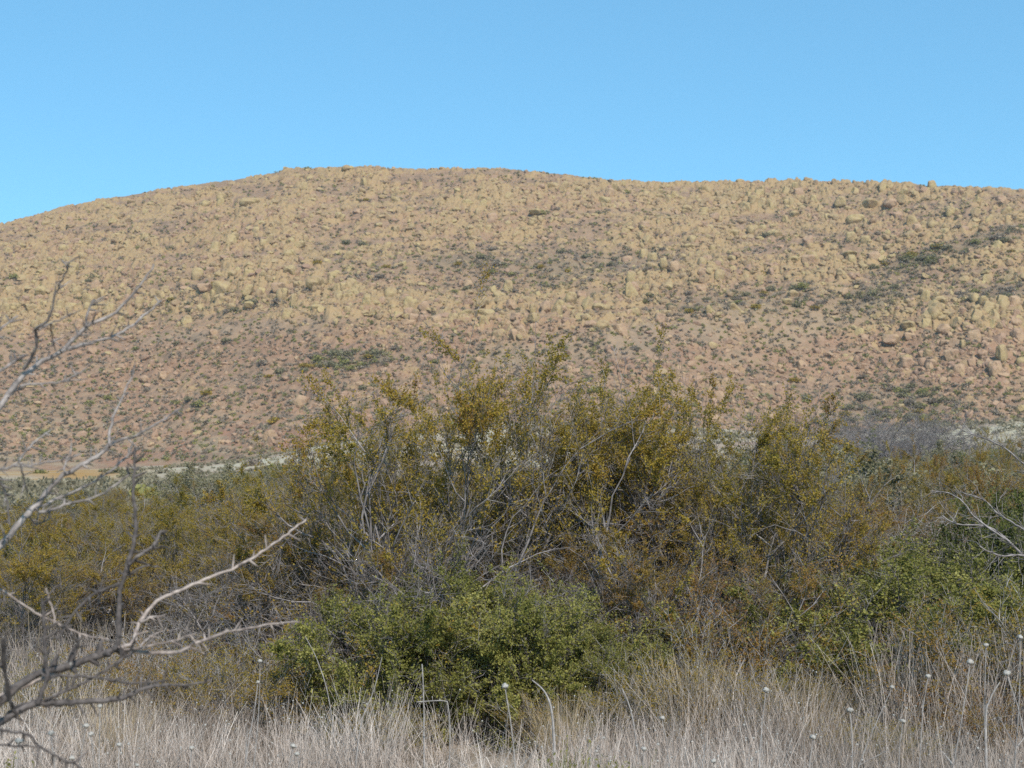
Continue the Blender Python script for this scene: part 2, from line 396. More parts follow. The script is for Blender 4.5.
fr_ = sstep(40, 110, np.hypot(V[:, 0], V[:, 1])); at_ = me.attributes.new('far', 'FLOAT', 'POINT'); at_.data.foreach_set('value', fr_.astype(np.float32))
me.materials.append(M['soil']); tag(link('ground', me), kind='structure')

# hill
us = np.concatenate([np.linspace(-1.35, -0.43, 120), np.linspace(-0.425, 0.425, 1350), np.linspace(0.43, 1.45, 130)]); ys_ = np.concatenate([np.linspace(225, 290, 50), np.linspace(290.6, 545, 480), np.linspace(550, 720, 25)])
U, YY = np.meshgrid(us, ys_, indexing='ij'); XX = U * YY; ZZ = hill_h(XX, YY)
edge = sstep(1.1, 1.35, np.abs(U)) ; ZZ = ZZ - edge * 40
HP, HQ = project(XX, YY, ZZ)
veg, big, low, dens, tongue = zones(HP, HQ)
rocky = np.clip(1.05 * dens * (1 - 0.35 * low), 0, 1.25) * (1 - 0.7 * np.clip(veg, 0, 1)) * sstep(466, 440, HQ) 
och, otone = outcrop(XX, YY, rocky)
ZZ = ZZ + och - 0.3 * rocky
V = np.stack([XX, YY, ZZ], -1).reshape(-1, 3)
a, b_ = U.shape
i = np.arange(a - 1)[:, None]; j = np.arange(b_ - 1)[None, :]
q = np.stack([i * b_ + j, (i + 1) * b_ + j, (i + 1) * b_ + j + 1, i * b_ + j + 1], -1).reshape(-1, 4)
me = raw_mesh('hill', V, q.ravel(), np.full(len(q), 4), True)
def vattr(me, name, val):
    at_ = me.attributes.new(name, 'FLOAT', 'POINT'); at_.data.foreach_set('value', np.ascontiguousarray(val.ravel(), dtype=np.float32))
npale = fbm(HP / 30, HQ / 8, 3, 91)
vattr(me, 'rock', np.clip(och / 0.8 - 0.15, 0, 0.75)); vattr(me, 'rocktone', np.clip(otone + 0.22 * (1 - low) - 0.15 * low + 0.8 * (fbm(HP / 60, HQ / 25, 3, 55) - 0.5), 0, 1))
vattr(me, 'scrub', np.clip(veg * 0.5 + 0.5 * (fbm(HP / 50, HQ / 16, 4, 131) - 0.5), 0, 0.7))
vattr(me, 'pale', np.clip(tongue * 0.35 + 0.7 * sstep(440, 462, HQ) * sstep(0.4, 0.6, npale) + 0.55 * sstep(400, 425, HQ) * sstep(0.5, 0.62, npale), 0, 0.8))
vattr(me, 'red', np.clip(0.75 * blob(HP, HQ, 250, 445, 170, 18, -9) * sstep(0.35, 0.6, fbm(HP / 26, HQ / 7, 3, 97)) + 0.30 * low * sstep(0.45, 0.65, fbm(HP / 45, HQ / 16, 3, 99)), 0, 0.8))
vattr(me, 'orange', 0 * HP)
me.materials.append(M['hill_earth']); tag(link('hill', me), kind='structure')

# table: where does the view ray of (px, py) meet the hill
def hill_hit(px, py):
    Ys = np.linspace(262, 540, 1400)
    x, y, z = ray(px, py)
    X = x / y * Ys; Zr = CAMZ + z / y * Ys
    H = hill_h(X, Ys)
    k = np.argmax(H >= Zr)
    if H[k] < Zr[k]: return None
    return X[k], Ys[k], H[k]
def hill_hits(px, py):
    """vectorised in chunks"""
    out = np.full((len(px), 3), np.nan)
    Ys = np.linspace(262, 540, 700)
    for s in range(0, len(px), 2000):
        p = px[s:s + 2000]; qy = py[s:s + 2000]
        x, y, z = ray(p, qy)
        X = (x / y)[:, None] * Ys[None]; Zr = CAMZ + (z / y)[:, None] * Ys[None]
        H = hill_h(X, Ys[None] + 0 * X)
        hit = H >= Zr; k = hit.argmax(1); ok = hit.any(1); r = np.arange(len(p))
        out[s:s + 2000][ok] = np.stack([X[r, k], Ys[k], H[r, k]], -1)[ok]
    return out

# ------------------------------------------------------------------ boulders
import bmesh
def ico(sub):
    bm = bmesh.new(); bmesh.ops.create_icosphere(bm, subdivisions=sub, radius=1)
    V = np.array([v.co[:] for v in bm.verts]); Fc = np.array([[v.index for v in f.verts] for f in bm.faces]); bm.free()
    return V, Fc
ICO = {1: ico(1), 2: ico(2), 3: ico(3)}
def rock_shape(rng, sub, blocky=0.6, cmin=0.5, ncut=(6, 11)):
    V, Fc = ICO[sub]; V = V.copy()
    # push towards a rounded block, then chip with random planes
    p = 2 + 4 * blocky
    nrm = (np.abs(V) ** p).sum(1) ** (1 / p); W = V / nrm[:, None]
    ax = rng.normal(size=(3, 3)); qm, _ = np.linalg.qr(ax)
    W = W * np.array([1, rng.uniform(0.75, 1), rng.uniform(0.75, 1.1)])
    for _ in range(rng.integers(*ncut)):
        d = rng.normal(size=3); d /= np.linalg.norm(d); c = rng.uniform(cmin, 0.87)
        s = W @ d; W = W - np.outer(np.clip(s - c, 0, None) * 0.97, d)
    nz = vnoise(V[:, 0] * 2.1 + 7 * rng.random(), V[:, 1] * 2.1 + V[:, 2] * 1.7, int(rng.integers(1e6)))
    W = W * (1 + 0.3 * (nz - 0.5))[:, None]
    return W, Fc

def scatter_px(n, rng, ylo_off, yhi, weight):
    px = rng.uniform(-90, 1114, n * 4); sil = np.interp(px, SIL[:, 0], SIL[:, 1])
    py = sil + ylo_off + (yhi - sil - ylo_off) * rng.random(n * 4)
    wgt = weight(px, py); keep = rng.random(n * 4) < wgt
    return px[keep][:n], py[keep][:n]
rng = np.random.default_rng(5)
bpx, bpy_ = scatter_px(26000, rng, 0.5, 452, lambda px, py: np.clip(zones(px, py)[3] * (1.0 - 0.25 * sstep(330, 430, py)), 0, 1))
hit = hill_hits(bpx, bpy_); ok = ~np.isnan(hit[:, 0]); bpx, bpy_, hit = bpx[ok], bpy_[ok], hit[ok]
vg, bg_, lw, dn, tg = zones(bpx, bpy_)
rk_ = np.clip(1.05 * dn * (1 - 0.35 * lw), 0, 1.25) * (1 - 0.7 * np.clip(vg, 0, 1))
hit[:, 2] += outcrop(hit[:, 0], hit[:, 1], rk_)[0] * 0.8 - 0.3 * rk_
size = 0.68 * (0.72 + 0.28 * sstep(2, 12, bpy_ - np.interp(bpx, SIL[:, 0], SIL[:, 1]))) * np.exp(rng.normal(0, 0.5, len(bpx))) * (0.74 + 0.14 * np.clip(bg_, 0, 1) - 0.14 * lw) * (1 - 0.3 * np.clip(vg, 0, 1))
size = np.clip(size, 0.2, 1.7)                               # half-width in metres
tall = np.where(rng.random(len(size)) < 0.25 + 0.3 * bg_, rng.uniform(1.0, 1.45, len(size)), rng.uniform(0.55, 0.95, len(size)))
yel = 0.5 + 0.5 * (1 - lw) * 1.0 - 0.55 * lw + (fbm(bpx / 60, bpy_ / 25, 3, 55) - 0.5) * 1.6 - 0.25 * sstep(0, 60, bpy_ - 330) 
is_y = rng.random(len(size)) < np.clip(yel, 0.12, 0.9)
# marked boulders that stand out in the photograph: (px, py base centre, width px, height px, yellow?, label)
MARK = [
 (486, 318, 17, 10, 1, 'wide pale yellow block at the bottom of the two stacked blocks'),
 (482, 308, 14, 9, 1, 'small pale yellow block sitting on top of the two stacked blocks'),
 (466, 317, 15, 7, 1, 'low flat yellowish slab just left of the two stacked pale blocks'),
 (511, 310, 10, 12, 0, 'pinkish upright boulder first to the right of the stacked pale blocks'),
 (516, 322, 12, 12, 0, 'rounded pink boulder below the first of the boulder row'),
 (527, 304, 12, 10, 1, 'rounded yellow tan boulder at the top of the boulder row'),
 (533, 314, 9, 11, 1, 'small yellow upright boulder in the middle of the boulder row'),
 (545, 312, 12, 14, 0, 'tall rounded tan boulder left of the dark slot in the row'),
 (559, 310, 11, 12, 1, 'square yellow boulder just right of the dark slot in the row'),
 (571, 305, 11, 15, 1, 'leaning pointed yellow boulder at the right end of the row'),
 (581, 300, 12, 11, 0, 'pink blocky outcrop closing the boulder row on its right'),
 (222, 293, 16, 14, 1, 'big square tan boulder standing above grey scrub at left centre'),
 (248, 296, 12, 11, 1, 'arched yellowish boulder right of the big square tan boulder'),
 (278, 293, 14, 12, 0, 'square tan boulder with shaded left side beside grey scrub'),
 (293, 307, 6, 15, 1, 'slender upright boulder like a finger on the mid slope'),
 (315, 288, 17, 13, 1, 'broad yellow boulder at the left of the mid slope outcrop'),
 (249, 309, 10, 9, 1, 'small round yellow boulder below the arched yellowish boulder'),
 (204, 292, 16, 10, 0, 'low wide tan outcrop left of the big square tan boulder'),
 (1001, 360, 13, 17, 1, 'tall yellow rounded boulder on the lower right slope'),
 (982, 358, 11, 11, 0, 'round pink boulder left of the tall yellow boulder at right'),
 (1010, 352, 8, 9, 1, 'small yellow boulder leaning on the tall yellow boulder at right'),
 (1022, 366, 12, 9, 1, 'pale yellow boulder at the right edge of the lower slope'),
 (962, 348, 7, 9, 1, 'small pointed yellow boulder on the lower right slope'),
 (944, 335, 14, 15, 0, 'tall pink boulder above the ledge on the lower right'),
 (890, 345, 18, 14, 0, 'broad pink outcrop boulder near the ledge on the right'),
 (922, 366, 9, 9, 0, 'small pink boulder left of a slanting pink one, lower right'),
 (930, 368, 11, 12, 0, 'slanting pink boulder on the lower right slope'),
 (908, 330, 13, 11, 1, 'yellow tan boulder in the upper right outcrop of the lower slope'),
 (850, 257, 13, 8, 1, 'pale flat-topped boulder alone on the smooth right slope'),
 (843, 296, 10, 10, 0, 'round pinkish boulder above the scrub line at right centre'),
 (787, 305, 9, 8, 1, 'small pale boulder among scrub at right centre'),
 (674, 272, 12, 12, 0, 'rounded orange tan boulder beside dark scrub right of centre'),
 (664, 268, 9, 13, 1, 'upright tan boulder left of the rounded orange tan boulder'),
 (646, 292, 8, 10, 1, 'bright yellow upright boulder just above the smooth slope'),
 (855, 225, 18, 12, 1, 'wide yellow double boulder below the right ridge'),
 (912, 226, 12, 12, 1, 'tan square boulder below the right ridge beside green scrub'),
 (870, 208, 13, 13, 1, 'upright yellow tan boulder on the right ridge outcrop'),
 (890, 208, 14, 13, 0, 'upright pinkish boulder on the right ridge outcrop'),
 (840, 206, 13, 11, 1, 'yellow tan block at the left of the right ridge outcrop'),
 (740, 183, 8, 4, 1, 'small tan boulder poking above the right skyline'),
 (348, 172, 12, 7, 1, 'yellow tan boulder just under the summit'),
 (250, 207, 20, 10, 1, 'long yellow tan outcrop on the upper left slope'),
 (535, 215, 12, 8, 1, 'yellow boulder beside green scrub on the upper middle slope'),
 (395, 233, 10, 7, 1, 'yellowish boulder with shaded underside on the upper middle slope'),
]
rmesh = {}
vr = np.random.default_rng(77)
for kind, mat in (('y', 'rock_yellow'), ('p', 'rock_pink')):
    for shp, bl in (('round', 0.2), ('blocky', 0.9)):
        for k in range(4):
            mb = MB(); Wv, Fc = rock_shape(vr, 3, bl, 0.68, (4, 8)); mb.add(Wv, Fc)
            rmesh[kind, shp, k] = mb.mesh('boulder', M[mat], False)
PEND = []     # (object, base label, px, py) labels made unique at the end
def put_boulder(pos, sx, sy, sz, kind, shp, k, rot):
    o = link('boulder', rmesh[kind, shp, k]); o.location = pos; o.scale = (sx, sy, sz); o.rotation_euler = rot
    o['category'] = 'boulder'; o['group'] = 'boulders strewn over the hillside'
    return o
marked_xy = []
for mx, my, wpx, hpx, y_, lab in MARK:
    h = hill_hit(mx, my)
    if h is None: continue
    s = h[1] / F
    hw = wpx * s / 2 * 1.0; hh = hpx * s / 2 * 1.05
    hz = hill_h(np.array([h[0]]), np.array([h[1]]))[0]
    o = put_boulder((h[0], h[1] - 0.3, hz + hh * 0.6 + 0.15), hw, hw * vr.uniform(0.8, 1.1), hh, 'y' if y_ else 'p', 'blocky' if ('block' in lab or 'square' in lab or 'slab' in lab) else 'round', int(vr.integers(4)), (vr.uniform(-.1, .1), vr.uniform(-.12, .12), vr.uniform(-0.4, 0.4)))
    o['label'] = lab if 'boulder' in lab.split() else lab
    marked_xy.append((mx, my - hpx / 2, wpx))
# thin out the ordinary boulders around the marked ones
keep = np.ones(len(bpx), bool)
for mx, my, wpx in marked_xy:
    keep &= ~((np.abs(bpx - mx) < wpx * 0.6 + 2.5 * size) & (bpy_ > my - wpx * 0.4) & (bpy_ < my + 2 + 5 * size) & (size > 0.35))
bpx, bpy_, hit, size, tall, is_y = [z[keep] for z in (bpx, bpy_, hit, size, tall, is_y)]
inview = (bpx > 4) & (bpx < 1020)
order = np.argsort(-(size * np.sqrt(tall)) * inview * (bpy_ < 430))
NI = 300 - len(marked_xy)
def hzone(px):
    names = [(95, 'at the far left'), (190, 'well left'), (290, 'left of the summit'), (385, 'under the summit'), (470, 'right of the summit'),
             (560, 'over the tallest bush'), (650, 'near the middle dip'), (740, 'over the second bush'), (830, 'past the dip'), (925, 'well right'), (2000, 'at the far right')]
    for x, s in names:
        if px < x: return s
def rocky_at(px, py):
    vg_, b_, lo_, de_, to_ = zones(px, py)
    return np.clip(1.05 * de_ * (1 - 0.35 * lo_), 0, 1.25) * (1 - 0.7 * np.clip(vg_, 0, 1))
def vzone(px, py):
    sil = float(np.interp(px, SIL[:, 0], SIL[:, 1])); d = py - sil
    if d < 7: return 'on the skyline'
    if d < 25: return 'under the ridge'
    if py < 235: return 'on upper slope'
    if py < 275: return 'above mid slope'
    if py < 315: return 'on mid slope'
    if py < 350: return 'below mid slope'
    if py < 390: return 'on lower slope'
    return 'near the hill foot'
for id_ in order[:NI]:
    s = size[id_]; X0, Y0, Z0 = hit[id_]
    kind = 'y' if is_y[id_] else 'p'; shp = 'blocky' if rng.random() < 0.5 else 'round'
    hh = s * tall[id_]
    o = put_boulder((X0, Y0 + s * 0.3, Z0 + hh * 0.35), s, s * rng.uniform(0.8, 1.1), hh, kind, shp, int(rng.integers(4)), (rng.uniform(-.2, .2), rng.uniform(-.2, .2), rng.uniform(-0.6, 0.6)))
    sw = 'big' if s > 1.2 else 'mid-sized'
    tw = 'upright ' if tall[id_] > 1 else ('low ' if tall[id_] < 0.68 else '')
    col = 'yellow tan' if kind == 'y' else 'pinkish brown'
    PEND.append((o, f"{sw} {tw}{'blocky' if shp == 'blocky' else 'rounded'} {col} boulder {vzone(bpx[id_], bpy_[id_])} {hzone(bpx[id_])}", bpx[id_], bpy_[id_]))
# the rest: thousands of small rocks as rubble
for kind, mat, sel in (('y', 'rock_yellow', True), ('p', 'rock_pink', False)):
    mb = MB(); ids = order[NI:]; ids = ids[is_y[ids] == sel]
    shapes = [rock_shape(vr, 1 if q_ else 2, vr.uniform(0.1, 0.9)) for q_ in (0,) * 12] ; small = [rock_shape(vr, 1, vr.uniform(0.1, 0.9)) for _ in range(12)]
    for grp, lst in ((ids[size[ids] > 1.0], shapes), (ids[size[ids] <= 1.0], small)):
        ch = rng.integers(len(lst), size=len(grp))
        for k in range(len(lst)):
            g_ = grp[ch == k]
            if len(g_) == 0: continue
            Wv, Fc = lst[k]
            a_ = rng.uniform(0, 2 * math.pi, len(g_)); ca, sa = np.cos(a_)[:, None], np.sin(a_)[:, None]
            tx = Wv[None, :, 0] * ca - Wv[None, :, 1] * sa; ty = Wv[None, :, 0] * sa + Wv[None, :, 1] * ca; tz = np.broadcast_to(Wv[None, :, 2], tx.shape)
            s = size[g_][:, None]; tl = tall[g_][:, None]; H_ = hit[g_]
            P3 = np.stack([tx * s * 1.1 + H_[:, 0:1], ty * s + H_[:, 1:2] + s * 0.3, tz * s * tl + H_[:, 2:3] + s * tl * 0.3], -1)
            Fq = (Fc[None] + (np.arange(len(g_)) * len(Wv))[:, None, None]).reshape(-1, 3)
            mb.add(P3.reshape(-1, 3), Fq)
    tag(link('rubble', mb.mesh('rubble', M[mat], False)), ('yellowish tan' if sel else 'pinkish brown') + ' rubble of countless smaller rocks covering the hillside', 'rubble', kind='stuff')

# ------------------------------------------------------------------ scrub dots on the hill
def scrub_shape(rng, n, hgt=0.7):
    d = rng.normal(size=(n, 3)); d /= np.linalg.norm(d, axis=1, keepdims=True); d[:, 2] = np.abs(d[:, 2])
    P = d * rng.uniform(0.35, 1.0, n)[:, None] * np.array([1, 1, hgt]) * (1 + 0.3 * (vnoise(d[:, 0] * 3, d[:, 1] * 3, 4) - 0.5))[:, None]
    return P
smesh = []
for k, mt in enumerate(['sage_leaf', 'hill_green', 'creosote_leaf', 'hill_grey']):
    mb = MB(); r_ = np.random.default_rng(300 + k); P = scrub_shape(r_, 260); leaves(mb, P, 0.30, r_, 0.7); smesh.append(mb.mesh('hill_shrub', M[mt]))
rng = np.random.default_rng(9)
sx, sy = scatter_px(17000, rng, -1, 462, lambda px, py: np.clip(0.42 + 0.26 * zones(px, py)[0] + 0.12 * sstep(380, 430, py), 0, 1))
sh = hill_hits(sx, np.maximum(sy, np.interp(sx, SIL[:, 0], SIL[:, 1]) + 1)); ok = ~np.isnan(sh[:, 0]); sx, sy, sh = sx[ok], sy[ok], sh[ok]
sv = zones(sx, sy)[0]
ssz = np.clip(0.8 * np.exp(rng.normal(-0.15, 0.4, len(sx))) * (0.75 + 0.3 * np.clip(sv, 0, 1.2)), 0.25, 1.9)
od = np.argsort(-ssz * ((sx > 6) & (sx < 1018) & (sy < 440)))
for id_ in od[:230]:
    k = int(rng.choice(4, p=[0.42, 0.2, 0.13, 0.25]))
    o = link('hill_shrub', smesh[k]); o.location = sh[id_]; s = ssz[id_]; o.scale = (s, s, s * rng.uniform(0.7, 1.0)); o.rotation_euler = (0, 0, rng.uniform(0, 6.28))
    o['category'] = 'shrub'; o['group'] = 'shrubs dotting the hillside'
    PEND.append((o, f"{['grey green', 'green', 'olive', 'grey'][k]} {'wide' if s > 1.45 else 'small'} round shrub {vzone(sx[id_], sy[id_])} {hzone(sx[id_])}", sx[id_], sy[id_]))
for mt, frac, nm in (('hill_grey', 0, 'grey'), ('hill_green', 1, 'green'), ('sage_leaf', 2, 'pale grey green')):
    mb = MB(); rest = od[230:]; pick = rest[(np.arange(len(rest)) % 10 < 6) if frac == 0 else ((np.arange(len(rest)) % 10 >= 6) & (np.arange(len(rest)) % 10 < 8)) if frac == 1 else (np.arange(len(rest)) % 10 >= 8)]
    npt = 34
    P = scrub_shape(rng, npt * len(pick)).reshape(len(pick), npt, 3) * ssz[pick][:, None, None] + sh[pick][:, None, :]
    leaves(mb, P.reshape(-1, 3), 0.42, rng, 0.75)
    tag(link('hill_scrub', mb.mesh('hill_scrub', M[mt])), f'{nm} low scrub and grass tufts spread thinly between the hillside rocks', 'scrub', kind='stuff')

# ------------------------------------------------------------------ shrub growth
def unit(v): return v / (np.linalg.norm(v) + 1e-9)
def grow(rng, spec):
    """returns polylines (thick, thin) and leaf points"""
    thick, thin, lp = [], [], []; env = spec.get('env')
    def limb(p, d, L, r, lev, lf=1.0):
        if lev == spec.get('clump', 1): lf = rng.choice(spec.get('lfs', [0.1, 0.5, 1.0, 1.7]))
        elif lev == spec.get('clump', 1) + 1: lf = lf * rng.choice([0.3, 1.0, 1.5])
        seg = max(3, int(L / spec['seg'][lev])); step = L / seg; ecut = rng.uniform(0.72, 1.12)
        pts = [p]; dirs = [d]
        for _ in range(seg):
            d = unit(d + rng.normal(size=3) * spec['jit'][lev] + np.array([0, 0, spec['trop'][lev]]))
            if env is not None and len(pts) > 2 and (math.hypot(p[0], p[1]) / env[0]) ** 2 + (p[2] / env[1]) ** 2 > ecut: break
            p = p + d * step; pts.append(p); dirs.append(d)
        seg = len(pts) - 1
        pts = np.array(pts); rad = r * (1 - (np.arange(len(pts)) / max(len(pts) - 1, 1)) ** 1.3 * 0.78)
        (thick if lev <= 1 else thin).append((pts, rad))
        if lev < spec['levels'] - 1:
            nchild = rng.poisson(spec['kids'][lev] * L / spec['len'][lev]) + 1
            for _ in range(nchild):
                t = rng.uniform(spec['from'][lev], 1.0); f = t * seg; i0 = min(int(f), seg - 1)
                q = pts[i0] + (pts[i0 + 1] - pts[i0]) * (f - i0)
                a = unit(np.cross(dirs[i0], rng.normal(size=3)))
                ang = math.radians(rng.uniform(*spec['ang']))
                nd = dirs[i0] * math.cos(ang) + a * math.sin(ang)
                limb(q, nd, spec['len'][lev + 1] * rng.uniform(0.55, 1.2) * (1.15 - 0.35 * t), max(r * (1 - 0.5 * t) * 0.62, spec['rmin']), lev + 1, lf)
        if lev >= spec['leaf_lev']:
            n = int(spec['lpm'] * L * lf * rng.uniform(0.5, 1.3))
            if pts[-1][2] < spec['leaf_z'] * rng.uniform(0.6, 1.3): n = int(n * spec.get('low', 0.12))
            if n > 0:
                t = rng.uniform(0.15, 1.0, n) * seg; i0 = np.minimum(t.astype(int), seg - 1); fr = (t - i0)[:, None]
                lp.append(pts[i0] * (1 - fr) + pts[i0 + 1] * fr + rng.normal(size=(n, 3)) * spec['spread'])
    for s in range(spec['stems']):
        az = rng.uniform(0, 2 * math.pi) if not spec.get('even') else 2 * math.pi * (s + rng.random()) / spec['stems']
        ti = math.radians(rng.uniform(*spec['tilt']))
        d = np.array([math.cos(az) * math.sin(ti), math.sin(az) * math.sin(ti), math.cos(ti)])
        b0 = np.array([math.cos(az), math.sin(az), 0]) * rng.uniform(0, spec['base']); b0[2] = -0.06
        limb(b0, d, spec['len'][0] * rng.uniform(0.75, 1.15), spec['r'] * rng.uniform(0.6, 1.1), 0)
    return thick, thin, (np.concatenate(lp) if lp else np.zeros((0, 3)))
CREO = dict(levels=4, stems=15, even=1, tilt=(6, 64), base=0.16, len=[1.5, 0.75, 0.40, 0.13], seg=[0.10, 0.08, 0.07, 0.05], jit=[0.14, 0.17, 0.15, 0.13],
            trop=[0.02, 0.025, 0.05, 0.06], kids=[6, 6, 9, 0], ang=(20, 50), r=0.0145, rmin=0.0014, leaf_lev=2, lpm=200, leaf_z=1.05, spread=0.007, low=0.18, clump=2, lfs=[0.0, 0.25, 0.9, 1.8], env=(1.15, 2.05))
CREO['from'] = [0.25, 0.25, 0.2]
GREEN = dict(levels=4, stems=17, even=1, tilt=(5, 72), base=0.22, len=[0.66, 0.36, 0.2, 0.09], seg=[0.07, 0.06, 0.05, 0.04], jit=[0.12, 0.16, 0.18, 0.18],
             trop=[0.03, 0.05, 0.04, 0.04], kids=[8, 7, 6, 0], env=(0.85, 1.05), ang=(25, 60), r=0.010, rmin=0.0014, leaf_lev=2, lpm=230, leaf_z=0.05, spread=0.009, low=0.8, lfs=[0.5, 1.0, 1.5])
GREEN['from'] = [0.15, 0.15, 0.15]
BARE = dict(levels=4, stems=13, even=1, tilt=(5, 65), base=0.18, len=[0.8, 0.45, 0.27, 0.13], seg=[0.07, 0.06, 0.05, 0.05], jit=[0.16, 0.2, 0.22, 0.2],
            trop=[0.02, 0.01, 0.01, 0.0], kids=[6, 6, 5, 0], ang=(25, 65), r=0.011, rmin=0.0014, leaf_lev=9, lpm=0, leaf_z=0, spread=0)
BARE['from'] = [0.2, 0.15, 0.15]
WEED = dict(levels=3, stems=46, even=0, tilt=(2, 42), base=0.12, len=[0.42, 0.18, 0.08], seg=[0.06, 0.05, 0.04], jit=[0.09, 0.12, 0.14],
            trop=[0.03, 0.05, 0.05], kids=[5, 3, 0], ang=(15, 40), r=0.0026, rmin=0.0011, leaf_lev=1, lpm=190, leaf_z=0.10, spread=0.007)
WEED['from'] = [0.35, 0.3]
SPIKE = dict(levels=2, stems=26, even=0, tilt=(2, 26), base=0.2, len=[1.5, 0.4], seg=[0.1, 0.08], jit=[0.05, 0.08], trop=[0.02, 0.08], kids=[3, 0], ang=(10, 25),
             r=0.010, rmin=0.004, leaf_lev=0, lpm=170, leaf_z=0.2, spread=0.03)
SPIKE['from'] = [0.3]
LIB = {}
def make_variant(key, spec, seed, bark, leafm, lsize, asp, nthick=5):
    rg = np.random.default_rng(seed); th_, tn, lp = grow(rg, spec)
    mb = MB(); tubes(mb, th_, nthick); tubes(mb, tn, 3)
    st = mb.mesh('stems', M[bark], True)
    fl = None
    allv = np.concatenate([p for p, r in th_ + tn])
    if len(lp):
        mb = MB(); leaves(mb, lp, lsize, rg, asp, 0.25); fl = mb.mesh('foliage', M[leafm]); allv = lp
    H = np.percentile(allv[:, 2], 98.5)
    LIB.setdefault(key, []).append((st, fl, H))
for s in (1, 2, 3, 4): make_variant('creosote', CREO, s, 'bark_mid', 'creosote_leaf', 0.0125, 0.62)
for s in (5, 6): make_variant('rust', CREO, s + 20, 'bark_grey', 'rust_leaf', 0.014, 0.5)
for s in (7, 8): make_variant('green', GREEN, s, 'bark_mid', 'green_leaf', 0.014, 0.65)
make_variant('dark', GREEN, 9, 'bark_grey', 'dark_leaf', 0.016, 0.6)
for s in (10, 11): make_variant('bare', BARE, s, 'bark_mid' if s == 10 else 'bark_grey', None, 0, 0)
make_variant('silver', BARE, 12, 'bark_silver', None, 0, 0)
for s in (13, 14): make_variant('weed', WEED, s, 'bark_silver', 'creosote_leaf' if s == 13 else 'rust_leaf', 0.010, 0.4, 3)
make_variant('spike', SPIKE, 15, 'bark_grey', 'dark_leaf', 0.03, 0.4)
make_variant('sage', GREEN, 16, 'bark_silver', 'sage_leaf', 0.018, 0.55)
NAMES = {'creosote': ('creosote_bush', 'creosote bush'), 'rust': ('creosote_bush', 'creosote bush'), 'green': ('leafy_shrub', 'shrub'), 'dark': ('leafy_shrub', 'shrub'),
         'bare': ('bare_shrub', 'bare shrub'), 'silver': ('bare_shrub', 'bare shrub'), 'weed': ('brown_weed', 'weed'), 'spike': ('upright_shrub', 'shrub'), 'sage': ('grey_shrub', 'shrub')}
prs = np.random.default_rng(21)
def shrub(key, px, Y, top, label=None, group=None, var=None, wide=1.0, base=None, rot=None, parts=True):
    X = (px - 512) / F * Y * 1.0
    gz = float(ground_h(X, Y))
    zt = CAMZ + elev(top) * Y
    v = LIB[key][int(prs.integers(len(LIB[key]))) if var is None else var % len(LIB[key])]
    s = (zt - gz) / v[2]
    if s <= 0.05: return None
    nm, cat = NAMES[key]
    r = bpy.data.objects.new(nm, None); COL.objects.link(r); r.empty_display_size = 0.1
    r.location = (X, Y, gz); r.scale = (s * wide, s * wide, s); r.rotation_euler = (0, 0, prs.uniform(0, 6.28) if rot is None else rot)
    r['category'] = cat
    if group: r['group'] = group
    if label: r['label'] = label
    link('stems', v[0], r)
    if v[1]: link('foliage', v[1], r)
    return r
# --- the big bushes
G1 = 'creosote bushes of the thicket'
shrub('creosote', 500, 9.6, 364, 'tallest creosote bush, olive yellow, crown rising highest in the middle of the thicket', G1, 0, 1.05, rot=0.4)
shrub('creosote', 668, 9.9, 384, 'second tallest creosote bush, right half of the twin crowned thicket', G1, 0, 1.0, rot=2.6)
shrub('creosote', 628, 10.2, 392, 'creosote bush forming the left shoulder of the second tallest crown', G1, 2, 0.85, rot=3.9)
shrub('creosote', 402, 10.4, 432, 'olive yellow creosote bush leaning left beside the tallest one', G1, 0, 0.72, rot=3.4)
shrub('creosote', 585, 11.2, 452, 'creosote bush filling the gap between the two tall crowns', G1, 3, 1.1, rot=0.2)
shrub('creosote', 758, 10.8, 458, 'creosote bush sloping down at the right flank of the second tallest', G1, 0, 0.85, rot=4.0)
shrub('creosote', 318, 11.0, 462, 'creosote bush at the left flank whose thin spray tops meet the pinkish slope', G1, 3, 0.95, rot=2.1)
shrub('creosote', 240, 11.8, 492, 'mustard and rust creosote bush behind the tip of the long bare branch', G1, 2, 1.2, rot=3.3)
shrub('creosote', 158, 12.4, 492, 'mustard creosote bush behind the forked upright of the near bare tree', G1, 2, 1.2, rot=1.3)
shrub('creosote', 75, 12.0, 500, 'bright mustard creosote bush behind the middle bare branches at left', G1, 0, 1.2, rot=2.9)
shrub('creosote', -5, 12.6, 506, 'creosote bush cut by the left edge of the picture', G1, 1, 1.2, rot=0.9)
shrub('creosote', 450, 9.9, 366, 'creosote bush whose dense olive sprays form the top left of the tallest crown', G1, 3, 0.8, rot=1.0)
shrub('creosote', 712, 10.3, 406, 'creosote bush forming the right shoulder of the second tallest crown', G1, 3, 0.8, rot=5.2)
shrub('creosote', 735, 10.1, 398, 'creosote bush whose airy sprays carry the second crown out to the right', G1, 0, 0.85, rot=5.4)
shrub('creosote', 22, 10.2, 540, 'low mustard creosote bush in front of the left row, at the edge', G1, 3, 1.3, rot=1.2)
shrub('creosote', 95, 10.4, 536, 'low mustard creosote bush behind the twigs of the near bare tree', G1, 2, 1.3, rot=2.2)
shrub('creosote', 190, 10.5, 530, 'low mustard creosote bush right under the long bare branch', G1, 1, 1.2, rot=4.2)
shrub('creosote', 262, 10.2, 528, 'low mustard creosote bush at the tip of the long bare branch', G1, 0, 1.2, rot=5.2)
shrub('rust', 800, 11.6, 500, 'orange tinged creosote bush right of the twin crowned thicket', G1, 0, 1.2)
shrub('rust', 700, 9.3, 520, 'low rusty creosote bush over the grey tangle of dead twigs', G1, 1, 1.1)
